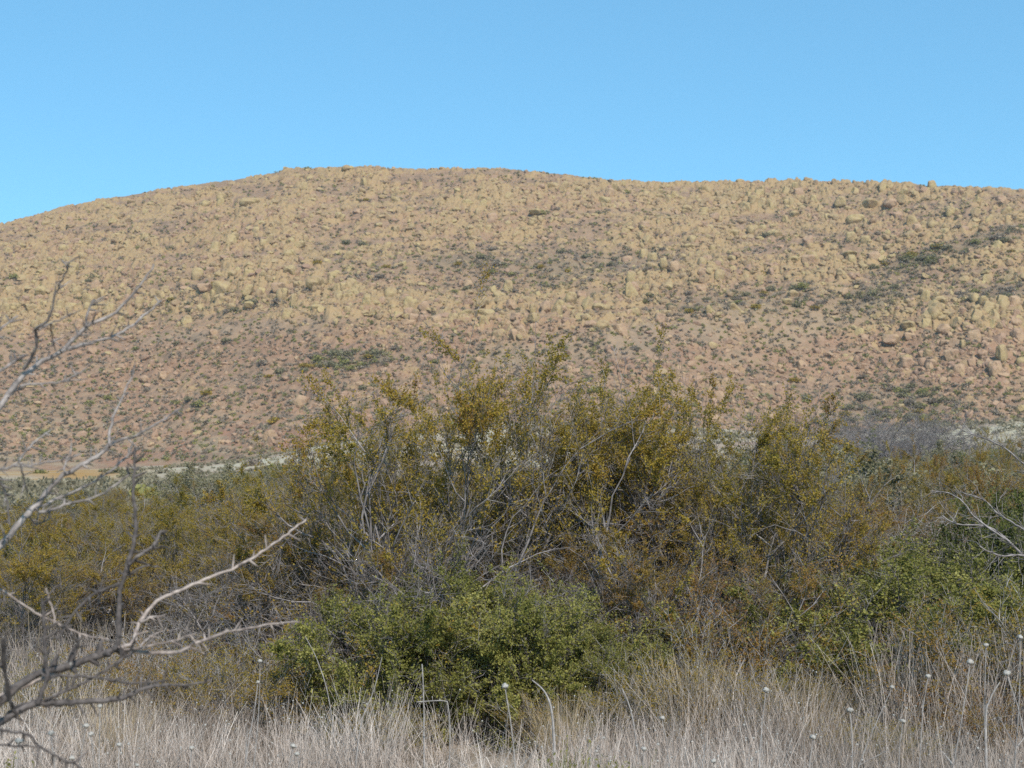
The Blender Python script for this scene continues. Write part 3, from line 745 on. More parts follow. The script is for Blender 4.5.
shrub('rust', 590, 9.5, 540, 'low rusty brown creosote bush under the two tall crowns', G1, 0, 1.0)
shrub('rust', 430, 9.4, 540, 'low rusty brown creosote bush above the dense green shrub', G1, 1, 1.0)
shrub('rust', 300, 10.0, 520, 'rust flecked creosote bush just left of the dense green shrub', G1, 0, 1.1)
shrub('rust', 865, 13.2, 484, 'rust and olive creosote bush right of centre with reddish twigs', G1, 1, 1.2)
shrub('creosote', 935, 14.0, 478, 'olive creosote bush behind the silvery bare branches at right', G1, 2, 1.2)
shrub('rust', 1000, 12.5, 478, 'orange brown creosote bush at the right edge above the dark green shrub', G1, 0, 1.1)
shrub('creosote', 905, 20.0, 452, 'slender creosote bush whose thin sprays reach up against the lower right slope', G1, 3, 0.6)
shrub('creosote', 1000, 21.0, 438, 'slender creosote bush reaching up against the slope at the right edge', G1, 0, 0.6)
G2 = 'green leafy shrubs in front of the thicket'
shrub('green', 392, 8.6, 600, 'dense green shrub, left part of the green mass in front', G2, 0, 0.95, rot=0.3)
shrub('green', 468, 8.4, 586, 'largest dense green shrub in the middle of the green mass in front', G2, 1, 0.95, rot=1.3)
shrub('green', 550, 8.6, 594, 'dense green shrub, right part of the green mass in front', G2, 0, 0.95, rot=2.6)
shrub('green', 598, 8.3, 636, 'small olive green shrub at the right end of the green mass', G2, 1, 0.9, rot=3.6)
shrub('green', 865, 10.2, 572, 'loose green shrub between dry grass and the red brown twigs at right', G2, 1, 1.4, rot=5)
shrub('green', 935, 10.0, 560, 'loose green shrub left of the dark shrub at the right edge', G2, 0, 1.2, rot=1)
shrub('dark', 985, 11.0, 545, 'dark green shrub behind the silvery bare branches at right', G2, 0, 0.8)
shrub('dark', 1038, 10.4, 512, 'dark green shrub cut by the right edge of the picture', G2, 0, 0.75)
shrub('green', 812, 9.4, 592, 'small loose green shrub left of the other green ones at right', G2, 1, 1.2, rot=2)
shrub('green', 862, 9.2, 584, 'low loose green shrub just above the dry grass at right', G2, 0, 1.3, rot=4)
shrub('green', 850, 12.5, 540, 'olive green shrub among the red brown twigs right of centre', G2, 1, 1.3, rot=3)
shrub('green', 770, 13.0, 520, 'olive green shrub behind the rusty bushes right of centre', G2, 0, 1.2, rot=5)
shrub('dark', 722, 9.4, 620, 'small dark green shrub low beside the grey tangle of twigs', G2, 0, 0.9)
shrub('spike', 748, 22.0, 452, 'bright green upright shrub behind the right flank of the thicket', 'upright green shrubs behind', 0, 1.2)
shrub('spike', 825, 24.0, 442, 'dark green spiky upright shrub right of centre behind the thicket', 'upright green shrubs behind', 0, 1.0)
shrub('spike', 985, 26.0, 452, 'green upright shrub near the right edge behind the thicket', 'upright green shrubs behind', 0, 1.3)
G3 = 'leafless shrubs in the thicket'
for px, Y, top, var, lab in [(676, 8.9, 585, 0, 'grey tangle of dead twigs right of the dense green shrub'), (225, 10.0, 560, 1, 'grey leafless shrub under the long bare branch'),
                             (120, 10.2, 585, 0, 'grey leafless shrub behind the fork of the near bare tree'), (315, 9.2, 575, 1, 'grey twiggy shrub touching the left side of the green shrub'),
                             (500, 9.4, 520, 0, 'leafless grey shrub among the stems of the tallest creosote'), (770, 10.4, 560, 1, 'grey leafless shrub between rusty creosote and green shrub'),
                             (620, 9.4, 560, 0, 'grey leafless shrub under the gap between the crowns'), (30, 9.8, 600, 1, 'grey leafless shrub at the left edge')]:
    shrub('bare', px, Y, top, lab, G3, var, 1.1)
for px, Y, top, lab in [(840, 12.0, 520, 'silvery leafless shrub in front of red brown twigs at right'), (190, 9.6, 610, 'silvery leafless shrub low behind the long branches')]:
    shrub('silver', px, Y, top, lab, G3, 0, 1.1)
for px, Y, top, lab in [(858, 62, 420, 'leftmost grey leafless thicket shrub at the foot of the right slope'), (882, 66, 411, 'tall grey leafless thicket shrub at the foot of the right slope'),
                        (905, 60, 416, 'middle grey leafless thicket shrub at the foot of the right slope'), (930, 68, 413, 'grey leafless thicket shrub right of the middle one at the slope foot'),
                        (955, 58, 428, 'rightmost grey leafless thicket shrub at the foot of the right slope')]:
    shrub('bare', px, Y, top, lab, 'grey leafless shrubs at the foot of the slope', 0, 1.3)
# --- further rows, each its own bush
TOPL = np.array([(-200, 505), (0, 500), (60, 494), (130, 486), (250, 470), (320, 462), (480, 470), (640, 470), (760, 462), (850, 455), (920, 452), (1024, 452), (1200, 455)], float)
rows = np.random.default_rng(4)
cells = []
for Yr, step, off in ((13.0, 80, 8), (15.5, 74, 3), (18.5, 66, 0), (22, 58, -2), (27, 50, -4), (34, 44, -5), (44, 40, -6)):
    x = -70
    while x < 1110:
        cells.append((x + rows.uniform(-18, 18), Yr * rows.uniform(0.93, 1.08), off)); x += step * rows.uniform(0.8, 1.2)
for px, Y, off in cells:
    key = rows.choice(['creosote', 'rust', 'bare', 'sage', 'green', 'silver'], p=[0.50, 0.18, 0.10, 0.08, 0.08, 0.06])
    if Y > 24 and key in ('green', 'silver'): key = 'sage'
    top = np.interp(px, TOPL[:, 0], TOPL[:, 1]) + off + rows.uniform(2, 34) * (13 / Y) ** 0.4
    if key in ('green', 'bare', 'silver', 'sage'): top += 16 * 13 / Y
    X0 = (px - 512) / F * Y; hmax = 1.95
    top = max(top, 480 - (hmax + float(ground_h(X0, Y)) - 1.6) * F / Y)
    o = shrub(key, px, Y, top, None, 'bushes of the flat behind the thicket', None, rows.uniform(1.0, 1.35))
    if o is None: continue
    desc = {'creosote': 'olive yellow creosote bush', 'rust': 'rusty orange creosote bush', 'bare': 'grey leafless shrub', 'sage': 'pale grey green shrub', 'green': 'green leafy shrub', 'silver': 'silvery leafless shrub'}[key]
    dist = 'behind the front thicket' if Y < 16.5 else 'in the middle rows' if Y < 25 else 'far back'
    PEND.append((o, f"{desc} {dist} {hzone(px)}", px, top))
# distant flat: low pale scrub, single bushes out to the hill foot
mb_far = MB()
for _ in range(70):
    px = rows.uniform(-20, 1040); Y = rows.uniform(55, 235)
    X0 = (px - 512) / F * Y; gz = float(ground_h(X0, Y)); pyb = project(X0, Y, gz)[1]
    k = int(rows.choice(4, p=[0.4, 0.15, 0.1, 0.35]))
    o = link('flat_shrub', smesh[k]); s = rows.uniform(0.6, 1.2); o.location = (X0, Y, gz - 0.1); o.scale = (s * 1.2, s * 1.2, s); o.rotation_euler = (0, 0, rows.uniform(0, 6))
    o['category'] = 'shrub'; o['group'] = 'low shrubs on the pale flat before the hill'
    PEND.append((o, f"{['grey green', 'green', 'olive', 'grey'][k]} low round shrub on the pale flat {hzone(px)}", px, pyb))
nfar = 4200
pxf = rows.uniform(-60, 1084, nfar); Yf = 50 * (250 / 50) ** rows.random(nfar); Xf = (pxf - 512) / F * Yf; Zf = ground_h(Xf, Yf)
gpy = project(Xf, Yf, Zf)[1]; kf = ~((pxf < 125) & (gpy < 483) & (gpy > 464)); pxf, Yf, Xf, Zf = pxf[kf], Yf[kf], Xf[kf], Zf[kf]; nfar = len(pxf)
P = scrub_shape(rows, 30 * nfar, 0.6).reshape(nfar, 30, 3) * rows.uniform(0.2, 0.65, nfar)[:, None, None] + np.stack([Xf, Yf, Zf], -1)[:, None, :]
leaves(mb_far, P.reshape(-1, 3), 0.30, rows, 0.6)
tag(link('flat_scrub', mb_far.mesh('flat_scrub', M['flat_leaf'])), 'pale grey green ground scrub covering the flat before the hill', 'scrub', kind='stuff')
# low brown weeds in the grass
wr = np.random.default_rng(8)
for px, Y, top in [(690, 8.0, 655), (372, 7.8, 705), (830, 8.2, 670), (905, 8.4, 640), (1000, 8.2, 612), (1030, 8.4, 600), (960, 7.7, 690), (760, 8.0, 668), (245, 8.4, 640), (150, 8.6, 640),
                   (60, 8.2, 660), (640, 8.0, 668), (545, 7.9, 690), (800, 9.0, 630), (865, 7.2, 720), (300, 8.4, 650), (720, 8.6, 600), (940, 9.2, 600)]:
    o = shrub('weed', px, Y, top, None, 'rust brown weeds in the dry grass', None, wr.uniform(1.0, 1.5))
    PEND.append((o, 'rust brown bushy weed in the dry grass ' + hzone(px), px, top))

# ------------------------------------------------------------------ dry grass
def blades(mb, X, Y, H, wdt, lean, rng, seg=3):
    n = len(X); Z = ground_h(X, Y)
    az = rng.uniform(0, 2 * math.pi, n); ln = np.abs(rng.normal(0, lean, n)); face = rng.uniform(0, math.pi, n)
    bend = rng.uniform(0, 0.35, n)
    V = []
    for k in range(seg + 1):
        t = k / seg
        off = H * (ln * t + bend * t * t * 0.6)
        cx = X + np.cos(az) * off; cy = Y + np.sin(az) * off; cz = Z - 0.02 + H * t * (1 - 0.15 * ln)
        ww = wdt * (1 - 0.6 * t) * 0.5
        V.append(np.stack([cx - np.cos(face) * ww, cy - np.sin(face) * ww, cz], -1)); V.append(np.stack([cx + np.cos(face) * ww, cy + np.sin(face) * ww, cz], -1))
    V = np.stack(V, 1)
    q = np.array([[2 * k, 2 * k + 1, 2 * k + 3, 2 * k + 2] for k in range(seg)])
    Fq = (q[None] + (np.arange(n) * 2 * (seg + 1))[:, None, None]).reshape(-1, 4)
    mb.add(V.reshape(-1, 3), Fq)
    return V[:, -1, :]
gr = np.random.default_rng(15)
def patch(n, y0, y1, clump, rng, spread=1.0):
    Yc = np.sqrt(rng.uniform(y0 ** 2, y1 ** 2, n // clump)); Xc = rng.uniform(-0.44, 0.44, n // clump) * Yc
    dens = fbm(Xc * 1.1, Yc * 1.1, 3, 61); keep = dens > 0.40 + 0.1 * rng.random(len(dens)); Xc, Yc = Xc[keep], Yc[keep]
    X = np.repeat(Xc, clump) + rng.normal(0, 0.05 * spread, len(Xc) * clump); Y = np.repeat(Yc, clump) + rng.normal(0, 0.05 * spread, len(Xc) * clump)
    return X, Y, np.repeat(rng.uniform(0.7, 1.25, len(Xc)), clump)
mb = MB(); tips = []
X, Y, hs = patch(76000, 4.2, 9.8, 9, gr)
hs = hs * (0.45 + 1.1 * fbm(X * 1.7, Y * 1.7, 3, 66)); Xb, Yb_ = X, Y
tips.append(blades(mb, X, Y, hs * gr.uniform(0.15, 0.44, len(X)), gr.uniform(0.0018, 0.0042, len(X)), 0.34, gr))
Xr = gr.uniform(2.0, 3.6, 700); Yr_ = gr.uniform(7.6, 9.6, 700); Xr = np.repeat(Xr, 9) + gr.normal(0, 0.05, 6300); Yr_ = np.repeat(Yr_, 9) + gr.normal(0, 0.05, 6300)
blades(mb, Xr, Yr_, gr.uniform(0.35, 0.75, 6300), gr.uniform(0.003, 0.005, 6300), 0.28, gr)
X = gr.uniform(-0.42, 0.42, 9000) * 7; Y = gr.uniform(4.4, 9.4, 9000); X = X * Y / 7            # fallen and crossing stems
blades(mb, X, Y, gr.uniform(0.1, 0.4, len(X)), gr.uniform(0.002, 0.004, len(X)), 1.3, gr)
tag(link('dry_grass', mb.mesh('dry_grass', M['straw'])), 'dense pale grey dry grass and weed stalks along the front edge', 'grass', kind='stuff')
mb = MB(); X, Y, hs = patch(60000, 9.0, 26.0, 12, gr, 2.0)
blades(mb, X, Y, hs * gr.uniform(0.25, 0.6, len(X)), gr.uniform(0.004, 0.009, len(X)), 0.25, gr)
tag(link('dry_grass', mb.mesh('dry_grass', M['straw_dull'])), 'dull brown dry undergrowth between and behind the bushes', 'grass', kind='stuff')
# golden tufts: separate things
TUFT = []
for k in range(2):
    mb = MB(); n_ = 420; a_ = gr.uniform(0, 6.28, n_); r_ = np.abs(gr.normal(0, 0.07, n_)); zero = ground_h(0, 0)
    Xl = np.cos(a_) * r_; Yl = np.sin(a_) * r_; Hh = gr.uniform(0.25, 0.55, n_)
    V = []; ln = np.abs(gr.normal(0, 0.32, n_)); face = gr.uniform(0, math.pi, n_)
    for q_ in range(5):
        t = q_ / 4; off = Hh * (ln * t + 0.35 * ln * t * t); cx = Xl + np.cos(a_) * off; cy = Yl + np.sin(a_) * off; cz = -0.02 + Hh * t * (1 - 0.3 * ln * t); ww = 0.0016 * (1 - 0.7 * t)
        V.append(np.stack([cx - np.cos(face) * ww, cy - np.sin(face) * ww, cz], -1)); V.append(np.stack([cx + np.cos(face) * ww, cy + np.sin(face) * ww, cz], -1))
    V = np.stack(V, 1); q = np.array([[2 * k_, 2 * k_ + 1, 2 * k_ + 3, 2 * k_ + 2] for k_ in range(4)])
    mb.add(V.reshape(-1, 3), (q[None] + (np.arange(n_) * 10)[:, None, None]).reshape(-1, 4)); TUFT.append(mb.mesh('grass_tuft', M['straw_gold']))
for px, Y, s, lab in [(688, 7.9, 1.15, 'golden grass tuft in front of the grey tangle of twigs'), (1012, 8.2, 1.3, 'golden grass tuft near the right edge below the green shrubs'),
                      (930, 8.0, 0.95, 'golden grass tuft left of the white seed heads at right'), (560, 7.6, 0.8, 'golden grass tuft at the foot of the green mass'),
                      (120, 7.4, 0.9, 'golden grass tuft below the lowest bare branch'), (805, 7.8, 0.9, 'golden grass tuft right of the lone white seed head')]:
    X0 = (px - 512) / F * Y; o = link('grass_tuft', TUFT[int(s * 100) % 2]); o.location = (X0, Y, float(ground_h(X0, Y))); o.scale = (s, s, s); o.rotation_euler = (0, 0, px)
    tag(o, lab, 'grass tuft', 'golden grass tufts')
# tiny white fluffs on the stalk tips: uncountable
mb = MB(); T = tips[0]; sel = gr.random(len(T)) < 0.05; T = T[sel]
V0, F0 = ICO[1]
r_ = gr.uniform(0.0025, 0.0055, len(T))
P3 = V0[None] * r_[:, None, None] + T[:, None, :]
mb.add(P3.reshape(-1, 3), (F0[None] + (np.arange(len(T)) * len(V0))[:, None, None]).reshape(-1, 3))
tag(link('seed_fluff', mb.mesh('seed_fluff', M['fluff'])), 'tiny white seed fluffs speckling the dry grass tips', 'seed fluff', kind='stuff')
# small green plantlets at the bottom
mb = MB(); pc = []
for px, Y in [(575, 5.9), (600, 6.1), (562, 6.2), (618, 6.0), (15, 6.0), (25, 6.1)]:
    X0 = (px - 512) / F * Y; o_n = 140
    mb = MB(); d = gr.normal(size=(o_n, 3)) * np.array([0.05, 0.05, 0.05]); d[:, 2] = np.abs(d[:, 2]) + gr.uniform(0, 0.22, o_n); leaves(mb, d, 0.020, gr, 0.5); tubes(mb, [(np.array([[0, 0, -0.06], p_ * 0.5 + [0, 0, -0.01], p_]), np.array([0.002, 0.0015, 0.0008])) for p_ in d], 3)
    o = link('green_sprig', mb.mesh('green_sprig', M['green_leaf'])); o.location = (X0, Y, float(ground_h(X0, Y)) + 0.05)
    o['category'] = 'sprig'; o['group'] = 'small green sprigs low in the grass'
    PEND.append((o, 'fresh green sprig in the grass ' + ('below the green shrubs' if px > 500 else 'at bottom left'), px, 760))

# ------------------------------------------------------------------ seed heads on long stalks
HEADS = [(505, 686, 5.0, 9, 'round grey seed head alone in front of the dense green shrub', -10), (766, 690, 5.2, 8, 'white seed head alone right of the golden grass tuft', 8),
         (850, 710, 5.0, 8, 'white seed head left of the cluster at right, low', 2), (970, 662, 4.8, 9, 'white pointed seed head, middle of the right cluster', 18),
         (986, 645, 4.9, 8, 'grey white seed head on a straight stalk in the right cluster', 0), (1007, 673, 4.8, 10, 'widest white seed head of the right cluster', -24),
         (1020, 637, 4.8, 10, 'white seed head touching the right edge', 3), (928, 676, 5.1, 7, 'small two-toned seed head left of the right cluster', 10),
         (892, 687, 5.2, 7, 'dull grey seed head on a leaning stalk left of the right cluster', 30), (813, 737, 4.6, 9, 'dim grey seed head low near the bottom, right of centre', 14),
         (903, 721, 4.8, 7, 'dim grey seed head low under the right cluster', 5), (86, 726, 4.2, 10, 'white fluffy upper seed head of the touching pair at left', 14),
         (91, 734, 4.2, 8, 'lower seed head of the touching pair at left', -6), (19, 741, 4.0, 11, 'white seed head in the bottom left corner', 6),
         (51, 733, 4.1, 10, 'pale grey seed head between the corner one and the pair', -8), (72, 758, 4.0, 9, 'white seed head at the bottom edge at left', 4),
         (119, 745, 4.3, 9, 'grey white seed head right of the touching pair', -5), (192, 748, 4.6, 7, 'small white seed head low between the left heads and the centre', 7),
         (100, 706, 4.4, 8, 'cream seed head right under the lowest bare branch', -4), (258, 682, 5.2, 6, 'small lower seed head by the tip of the second long branch', 9),
         (260, 661, 5.4, 6, 'small upper seed head by the tip of the second long branch', 5), (293, 746, 4.6, 8, 'upper white seed head of the pair near bottom left of centre', 12),
         (297, 754, 4.6, 9, 'lower white seed head of the pair near bottom left of centre', -9), (644, 749, 4.7, 8, 'pale seed head near the bottom edge right of centre', 5),
         (714, 761, 4.6, 8, 'white seed head at the bottom edge below the golden tuft', 6), (662, 718, 5.2, 7, 'dim seed head in the grass below the grey tangle', -8), (137, 765, 4.1, 7, 'grey seed head at the bottom edge left, half hidden', 5)]
hr = np.random.default_rng(31)
for px, py, Y, dpx, lab, lean in HEADS:
    top = at(px, py, Y); r = dpx * Y / F / 2 * hr.uniform(0.5, 0.72)
    foot_x = at(px - lean * 2.2, py, Y)[0]; fy = Y + hr.uniform(-0.1, 0.1); gz = float(ground_h(foot_x, fy))
    root = bpy.data.objects.new('seed_stalk', None); COL.objects.link(root); root.location = (foot_x, fy, gz); root.empty_display_size = 0.05
    tag(root, lab, 'seed stalk', 'white seed heads on tall dry stalks')
    loc = top - np.array([foot_x, fy, gz])
    ts = np.linspace(0, 1, 9)[:, None]; pts = loc[None] * ts; pts[:, 0] = loc[0] * (ts[:, 0] ** 1.3) + np.sin(ts[:, 0] * 7 + px) * 0.006; pts[:, 1] = loc[1] * ts[:, 0] ** 1.3
    pts[0, 2] = -0.02; pts[-1] = loc - np.array([0, 0, r * 0.6])
    mb = MB(); tubes(mb, [(pts, np.linspace(0.0026, 0.0015, 9))], 5)
    # a side twig or two
    for q_ in range(2):
        i0 = int(hr.integers(3, 6)); d = unit(np.array([hr.normal(), hr.normal() * 0.5, 1.0])); L = hr.uniform(0.06, 0.14)
        tubes(mb, [(np.array([pts[i0] + d * L * t for t in (0, 0.5, 1)]), np.array([0.002, 0.0016, 0.001]))], 4)
    link('stalk', mb.mesh('stalk', M['bark_silver'], True), root)
    Wv, Fc = ICO[3]; W2 = Wv.copy(); W2[:, 2] *= 0.78
    W2 *= (1 + 0.9 * (vnoise(Wv[:, 0] * 5 + px, Wv[:, 1] * 5 + Wv[:, 2] * 4, 3) - 0.5))[:, None]
    mb = MB(); mb.add(W2 * r + loc, Fc)
    sp = hr.normal(size=(40, 3)); sp /= np.linalg.norm(sp, axis=1, keepdims=True); sp[:, 2] = np.abs(sp[:, 2]) * 0.8
    leaves(mb, loc + sp * r * 0.75, r * 0.45, hr, 0.3, 0.6)
    link('seed_head', mb.mesh('seed_head', M['fluff'], True), root)
    mb = MB(); W3 = Wv.copy(); W3[:, 2] = W3[:, 2] * 0.6 - 0.45; mb.add(W3 * r * 0.8 + loc, Fc); link('calyx', mb.mesh('calyx', M['calyx'], True), root)
# bent stalk that makes a small square arch, and thick leaning stalks in the grass
def stalk_thing(name, pix, Y, r0, r1, lab, mat='bark_silver'):
    pts = [at(x, y, Y + dy) for x, y, dy in pix]; f = pts[0].copy(); f[2] = float(ground_h(f[0], f[1])) - 0.02
    pts = [f] + pts[1:]; root = np.array(pts[0]); P = smooth_poly(np.array(pts) - root, 5)
    mb = MB(); tubes(mb, [(P, np.linspace(r0, r1, len(P)))], 5)
    o = link(name, mb.mesh(name, M[mat], True)); o.location = root; tag(o, lab, 'dry stalk', 'single dry stalks standing in the grass')
def smooth_poly(P, k=4):
    out = []; n_ = len(P)
    for i_ in range(n_ - 1):
        p0 = P[max(i_ - 1, 0)]; p1 = P[i_]; p2 = P[i_ + 1]; p3 = P[min(i_ + 2, n_ - 1)]
        for q_ in range(k):
            t = q_ / k; out.append(0.5 * ((2 * p1) + (-p0 + p2) * t + (2 * p0 - 5 * p1 + 4 * p2 - p3) * t * t + (-p0 + 3 * p1 - 3 * p2 + p3) * t ** 3))
    out.append(P[-1]); return np.array(out)
stalk_thing('dry_stalk', [(425, 768, 0), (424, 735, 0), (424, 712, 0), (423, 680, 0), (422, 664, 0)], 6.6, 0.004, 0.0025, 'straight dry stalk left of the bent one by the green shrub')
stalk_thing('dry_stalk', [(448, 768, 0), (450, 735, 0), (448, 706, 0), (445, 701, 0), (430, 701, 0), (417, 702, 0)], 6.4, 0.003, 0.002, 'dry stalk bent over square in front of the green shrub')
stalk_thing('dry_stalk', [(352, 768, 0), (360, 730, 0), (374, 690, 0), (382, 657, 0)], 6.4, 0.003, 0.0015, 'slanting dry stalk before the left part of the green shrub')
stalk_thing('dry_stalk', [(556, 768, 0), (553, 722, 0), (546, 694, 0), (532, 680, 0)], 6.8, 0.008, 0.003, 'thick grey stalk curving left before the green shrub')
stalk_thing('dry_stalk', [(645, 768, 0), (633, 720, 0), (622, 688, 0)], 6.7, 0.005, 0.002, 'dry stalk leaning left at the right end of the green mass')
stalk_thing('dry_stalk', [(340, 768, 0), (330, 705, 0), (318, 662, 0), (305, 636, 0)], 7.0, 0.003, 0.0015, 'thin pale stalk leaning left at the left end of the green mass')
stalk_thing('dry_stalk', [(988, 768, 0), (986, 730, 0), (990, 700, 0), (1000, 682, 0)], 5.4, 0.005, 0.002, 'pale forked looking stalk under the right seed heads')

# ------------------------------------------------------------------ near bare tree at the left
tree = bpy.data.objects.new('bare_tree', None); COL.objects.link(tree)
TX, TY = -1.62, 3.05
tz = float(ground_h(TX, TY)); tree.location = (TX, TY, tz)
tag(tree, 'leafless tree at the left edge with knobbly out-of-focus branches reaching into view', 'tree')
T0 = np.array([TX, TY, tz])
def pix_poly(pix, Y0, dY):
    n_ = len(pix); P = np.array([at(x, y, Y0 + dY * i_ / max(n_ - 1, 1)) for i_, (x, y) in enumerate(pix)]) - T0
    return smooth_poly(P, 4)
br = np.random.default_rng(41)
def knobby(P, r0, r1):
    rad = np.linspace(r0, r1, len(P)) * (1 + br.uniform(-0.08, 0.22, len(P))); Pj = P + br.normal(size=P.shape) * 0.0012
    return Pj, rad
def spurs(mb, P, n_, L, r):
    lst = []
    for _ in range(n_):
        i0 = int(br.integers(1, len(P) - 1)); d = unit(P[min(i0 + 1, len(P) - 1)] - P[i0 - 1]); a = unit(np.cross(d, br.normal(size=3))); nd = unit(d * 0.5 + a)
        LL = L * br.uniform(0.4, 1.2); lst.append((np.array([P[i0], P[i0] + nd * LL * 0.5, P[i0] + nd * LL]), np.array([r, r * 0.8, r * 0.3])))
    tubes(mb, lst, 4)
trunk = np.array([[0, 0, -0.1], [0.03, -0.02, 0.35], [0.0, 0.0, 0.7], [0.06, 0.02, 1.05], [0.04, 0.03, 1.45], [0.10, 0.05, 1.75]])
mb = MB(); P, rd = knobby(smooth_poly(trunk, 5), 0.055, 0.02); tubes(mb, [(P, rd)], 10); link('trunk', mb.mesh('trunk', M['bark_near'], True), tree)
def anchor(frac):
    z_ = frac; k = int(np.argmin(np.abs(P_TR[:, 2] - z_))); return P_TR[k]
P_TR = smooth_poly(trunk, 5)
px_per_m = F / 3.05
def limb(paths, frac, Y0, mat='bark_near', side=6):
    """paths: list of (pixels, depth start, depth change, r0 px, r1 px); the first starts at the trunk"""
    mb = MB()
    for n_, (pix, y0, dy, a, b) in enumerate(paths):
        P = pix_poly(pix, y0, dy)
        if n_ == 0:
            A_ = P_TR[int(np.argmin(np.abs(P_TR[:, 2] - frac)))]
            mid = (A_ + P[0]) / 2 + np.array([0, 0, -0.02]); P = np.concatenate([smooth_poly(np.array([A_, mid, P[0]]), 3)[:-1], P])
        P, rd = knobby(P, a * 0.8 / px_per_m / 2, b * 0.75 / px_per_m / 2); tubes(mb, [(P, rd)], side)
        spurs(mb, P, max(1, len(P) // 2), 0.035, max(0.0012, b / px_per_m / 2))
    return link('branch', mb.mesh('branch', M[mat], True), tree)
# upper limb
limb([([(-20, 428), (0, 407), (20, 378), (37, 365), (61, 351), (85, 328), (115, 312), (140, 285), (154, 265)], 3.0, 0.15, 9, 2.2),
      ([(61, 351), (80, 345), (102, 340), (129, 328), (148, 312), (161, 301)], 3.06, 0.2, 5, 2),
      ([(24, 370), (36, 348), (36, 330), (47, 321), (56, 294), (64, 275), (70, 260)], 3.03, -0.15, 4.5, 1.8),
      ([(51, 324), (52, 338), (56, 351)], 2.98, 0.1, 2, 1.6), ([(86, 326), (89, 309), (95, 299)], 3.08, 0.05, 3, 1.8), ([(38, 330), (55, 322), (71, 314)], 3.0, 0.1, 2.5, 1.5),
      ([(19, 386), (40, 384), (61, 382), (75, 375), (81, 372)], 3.03, 0.1, 3.2, 1.6), ([(61, 382), (75, 380), (88, 379)], 3.07, 0.05, 2, 1.4),
      ([(8, 398), (17, 390), (22, 401)], 3.02, 0.05, 2.2, 1.2)], 1.75, 3.0, 'bark_twig')
limb([([(-10, 378), (0, 370), (20, 358), (27, 354)], 2.7, 0.1, 4, 2.5), ([(-10, 335), (0, 329), (17, 315)], 2.7, 0.1, 3.5, 2)], 1.75, 2.7, 'bark_twig')
# middle limb
limb([([(-20, 560), (0, 545), (20, 522), (37, 504), (58, 480), (81, 465), (100, 454), (108, 446), (110, 429), (118, 406), (128, 385), (134, 372)], 3.0, 0.2, 9, 2),
      ([(108, 446), (120, 440), (135, 436), (162, 421), (175, 412), (181, 409)], 3.12, 0.15, 4.5, 1.8),
      ([(34, 510), (50, 502), (68, 494), (90, 484), (112, 470), (125, 458), (131, 451)], 3.05, 0.2, 4, 2.2),
      ([(40, 512), (51, 510), (70, 503), (95, 497), (115, 485), (132, 472)], 3.05, 0.1, 4, 2.2),
      ([(68, 474), (64, 468), (68, 456)], 3.06, 0.05, 2.5, 1.8), ([(28, 514), (36, 524), (50, 518)], 3.04, 0.1, 2.6, 1.5)], 1.45, 3.0, 'bark_twig')
limb([([(-15, 474), (0, 470), (14, 466), (30, 446), (42, 436), (54, 428)], 2.9, 0.1, 4, 2), ([(14, 466), (28, 466), (44, 463), (66, 458), (81, 455)], 2.93, 0.1, 3, 1.6),
      ([(20, 465), (24, 480), (27, 492)], 2.93, 0.05, 2.2, 1.5), ([(-4, 476), (4, 490), (8, 505), (10, 524)], 2.9, 0.05, 3, 2.2)], 1.6, 2.9, 'bark_twig')
# lower limbs
limb([([(-20, 716), (0, 702), (16, 688), (35, 675), (70, 666), (90, 658), (108, 652), (119, 648)], 3.0, 0.05, 10, 8),
      ([(117, 652), (119, 622), (120, 591), (129, 560), (136, 531), (134, 500), (134, 470), (135, 448)], 3.05, 0.1, 7, 3),
      ([(129, 565), (140, 555), (150, 549), (157, 540), (161, 530)], 3.08, 0.05, 4.5, 3.2), ([(150, 549), (157, 548), (164, 547)], 3.1, 0, 3, 2),
      ([(128, 575), (140, 568), (158, 565)], 3.08, 0, 3, 2), ([(120, 584), (98, 592), (80, 605), (66, 626), (58, 640)], 3.05, -0.1, 3.6, 2.5),
      ([(100, 592), (102, 580), (98, 605)], 3.04, 0.0, 2.2, 1.6)], 1.05, 3.0)
limb([([(119, 648), (133, 643), (136, 632), (140, 622), (157, 601), (175, 592), (192, 585), (218, 574), (244, 563), (262, 552), (279, 540), (295, 528), (306, 519)], 3.05, 0.35, 5.5, 2.6),
      ([(119, 650), (145, 652), (175, 652), (192, 645), (209, 638), (226, 632), (244, 629), (270, 624), (298, 621)], 3.05, 0.3, 5.2, 2.4),
      ([(125, 650), (150, 646), (171, 641), (195, 634)], 3.05, 0.1, 3.5, 2), ([(140, 648), (150, 636), (146, 640)], 3.05, 0.1, 2.6, 1.8), ([(140, 622), (150, 618), (164, 616)], 3.08, 0.05, 3, 1.8)], 1.0, 3.05, 'bark_pink')
limb([([(-20, 732), (0, 722), (21, 709), (37, 703), (56, 703), (75, 702), (95, 701), (115, 699), (132, 694), (150, 687), (165, 685), (181, 685), (211, 681)], 2.9, 0.2, 12, 2.4),
      ([(37, 704), (42, 692), (47, 678), (45, 655), (44, 622), (42, 600)], 2.94, 0.05, 6, 3), ([(45, 700), (66, 690), (87, 681), (105, 670), (122, 659), (133, 650)], 2.95, 0.1, 4, 3),
      ([(50, 677), (75, 676), (101, 678), (115, 681), (129, 683), (150, 682), (171, 680)], 2.95, 0.15, 3.5, 2.2), ([(70, 666), (76, 650), (82, 636)], 3.0, 0.0, 3.4, 2.2)], 0.7, 2.9)
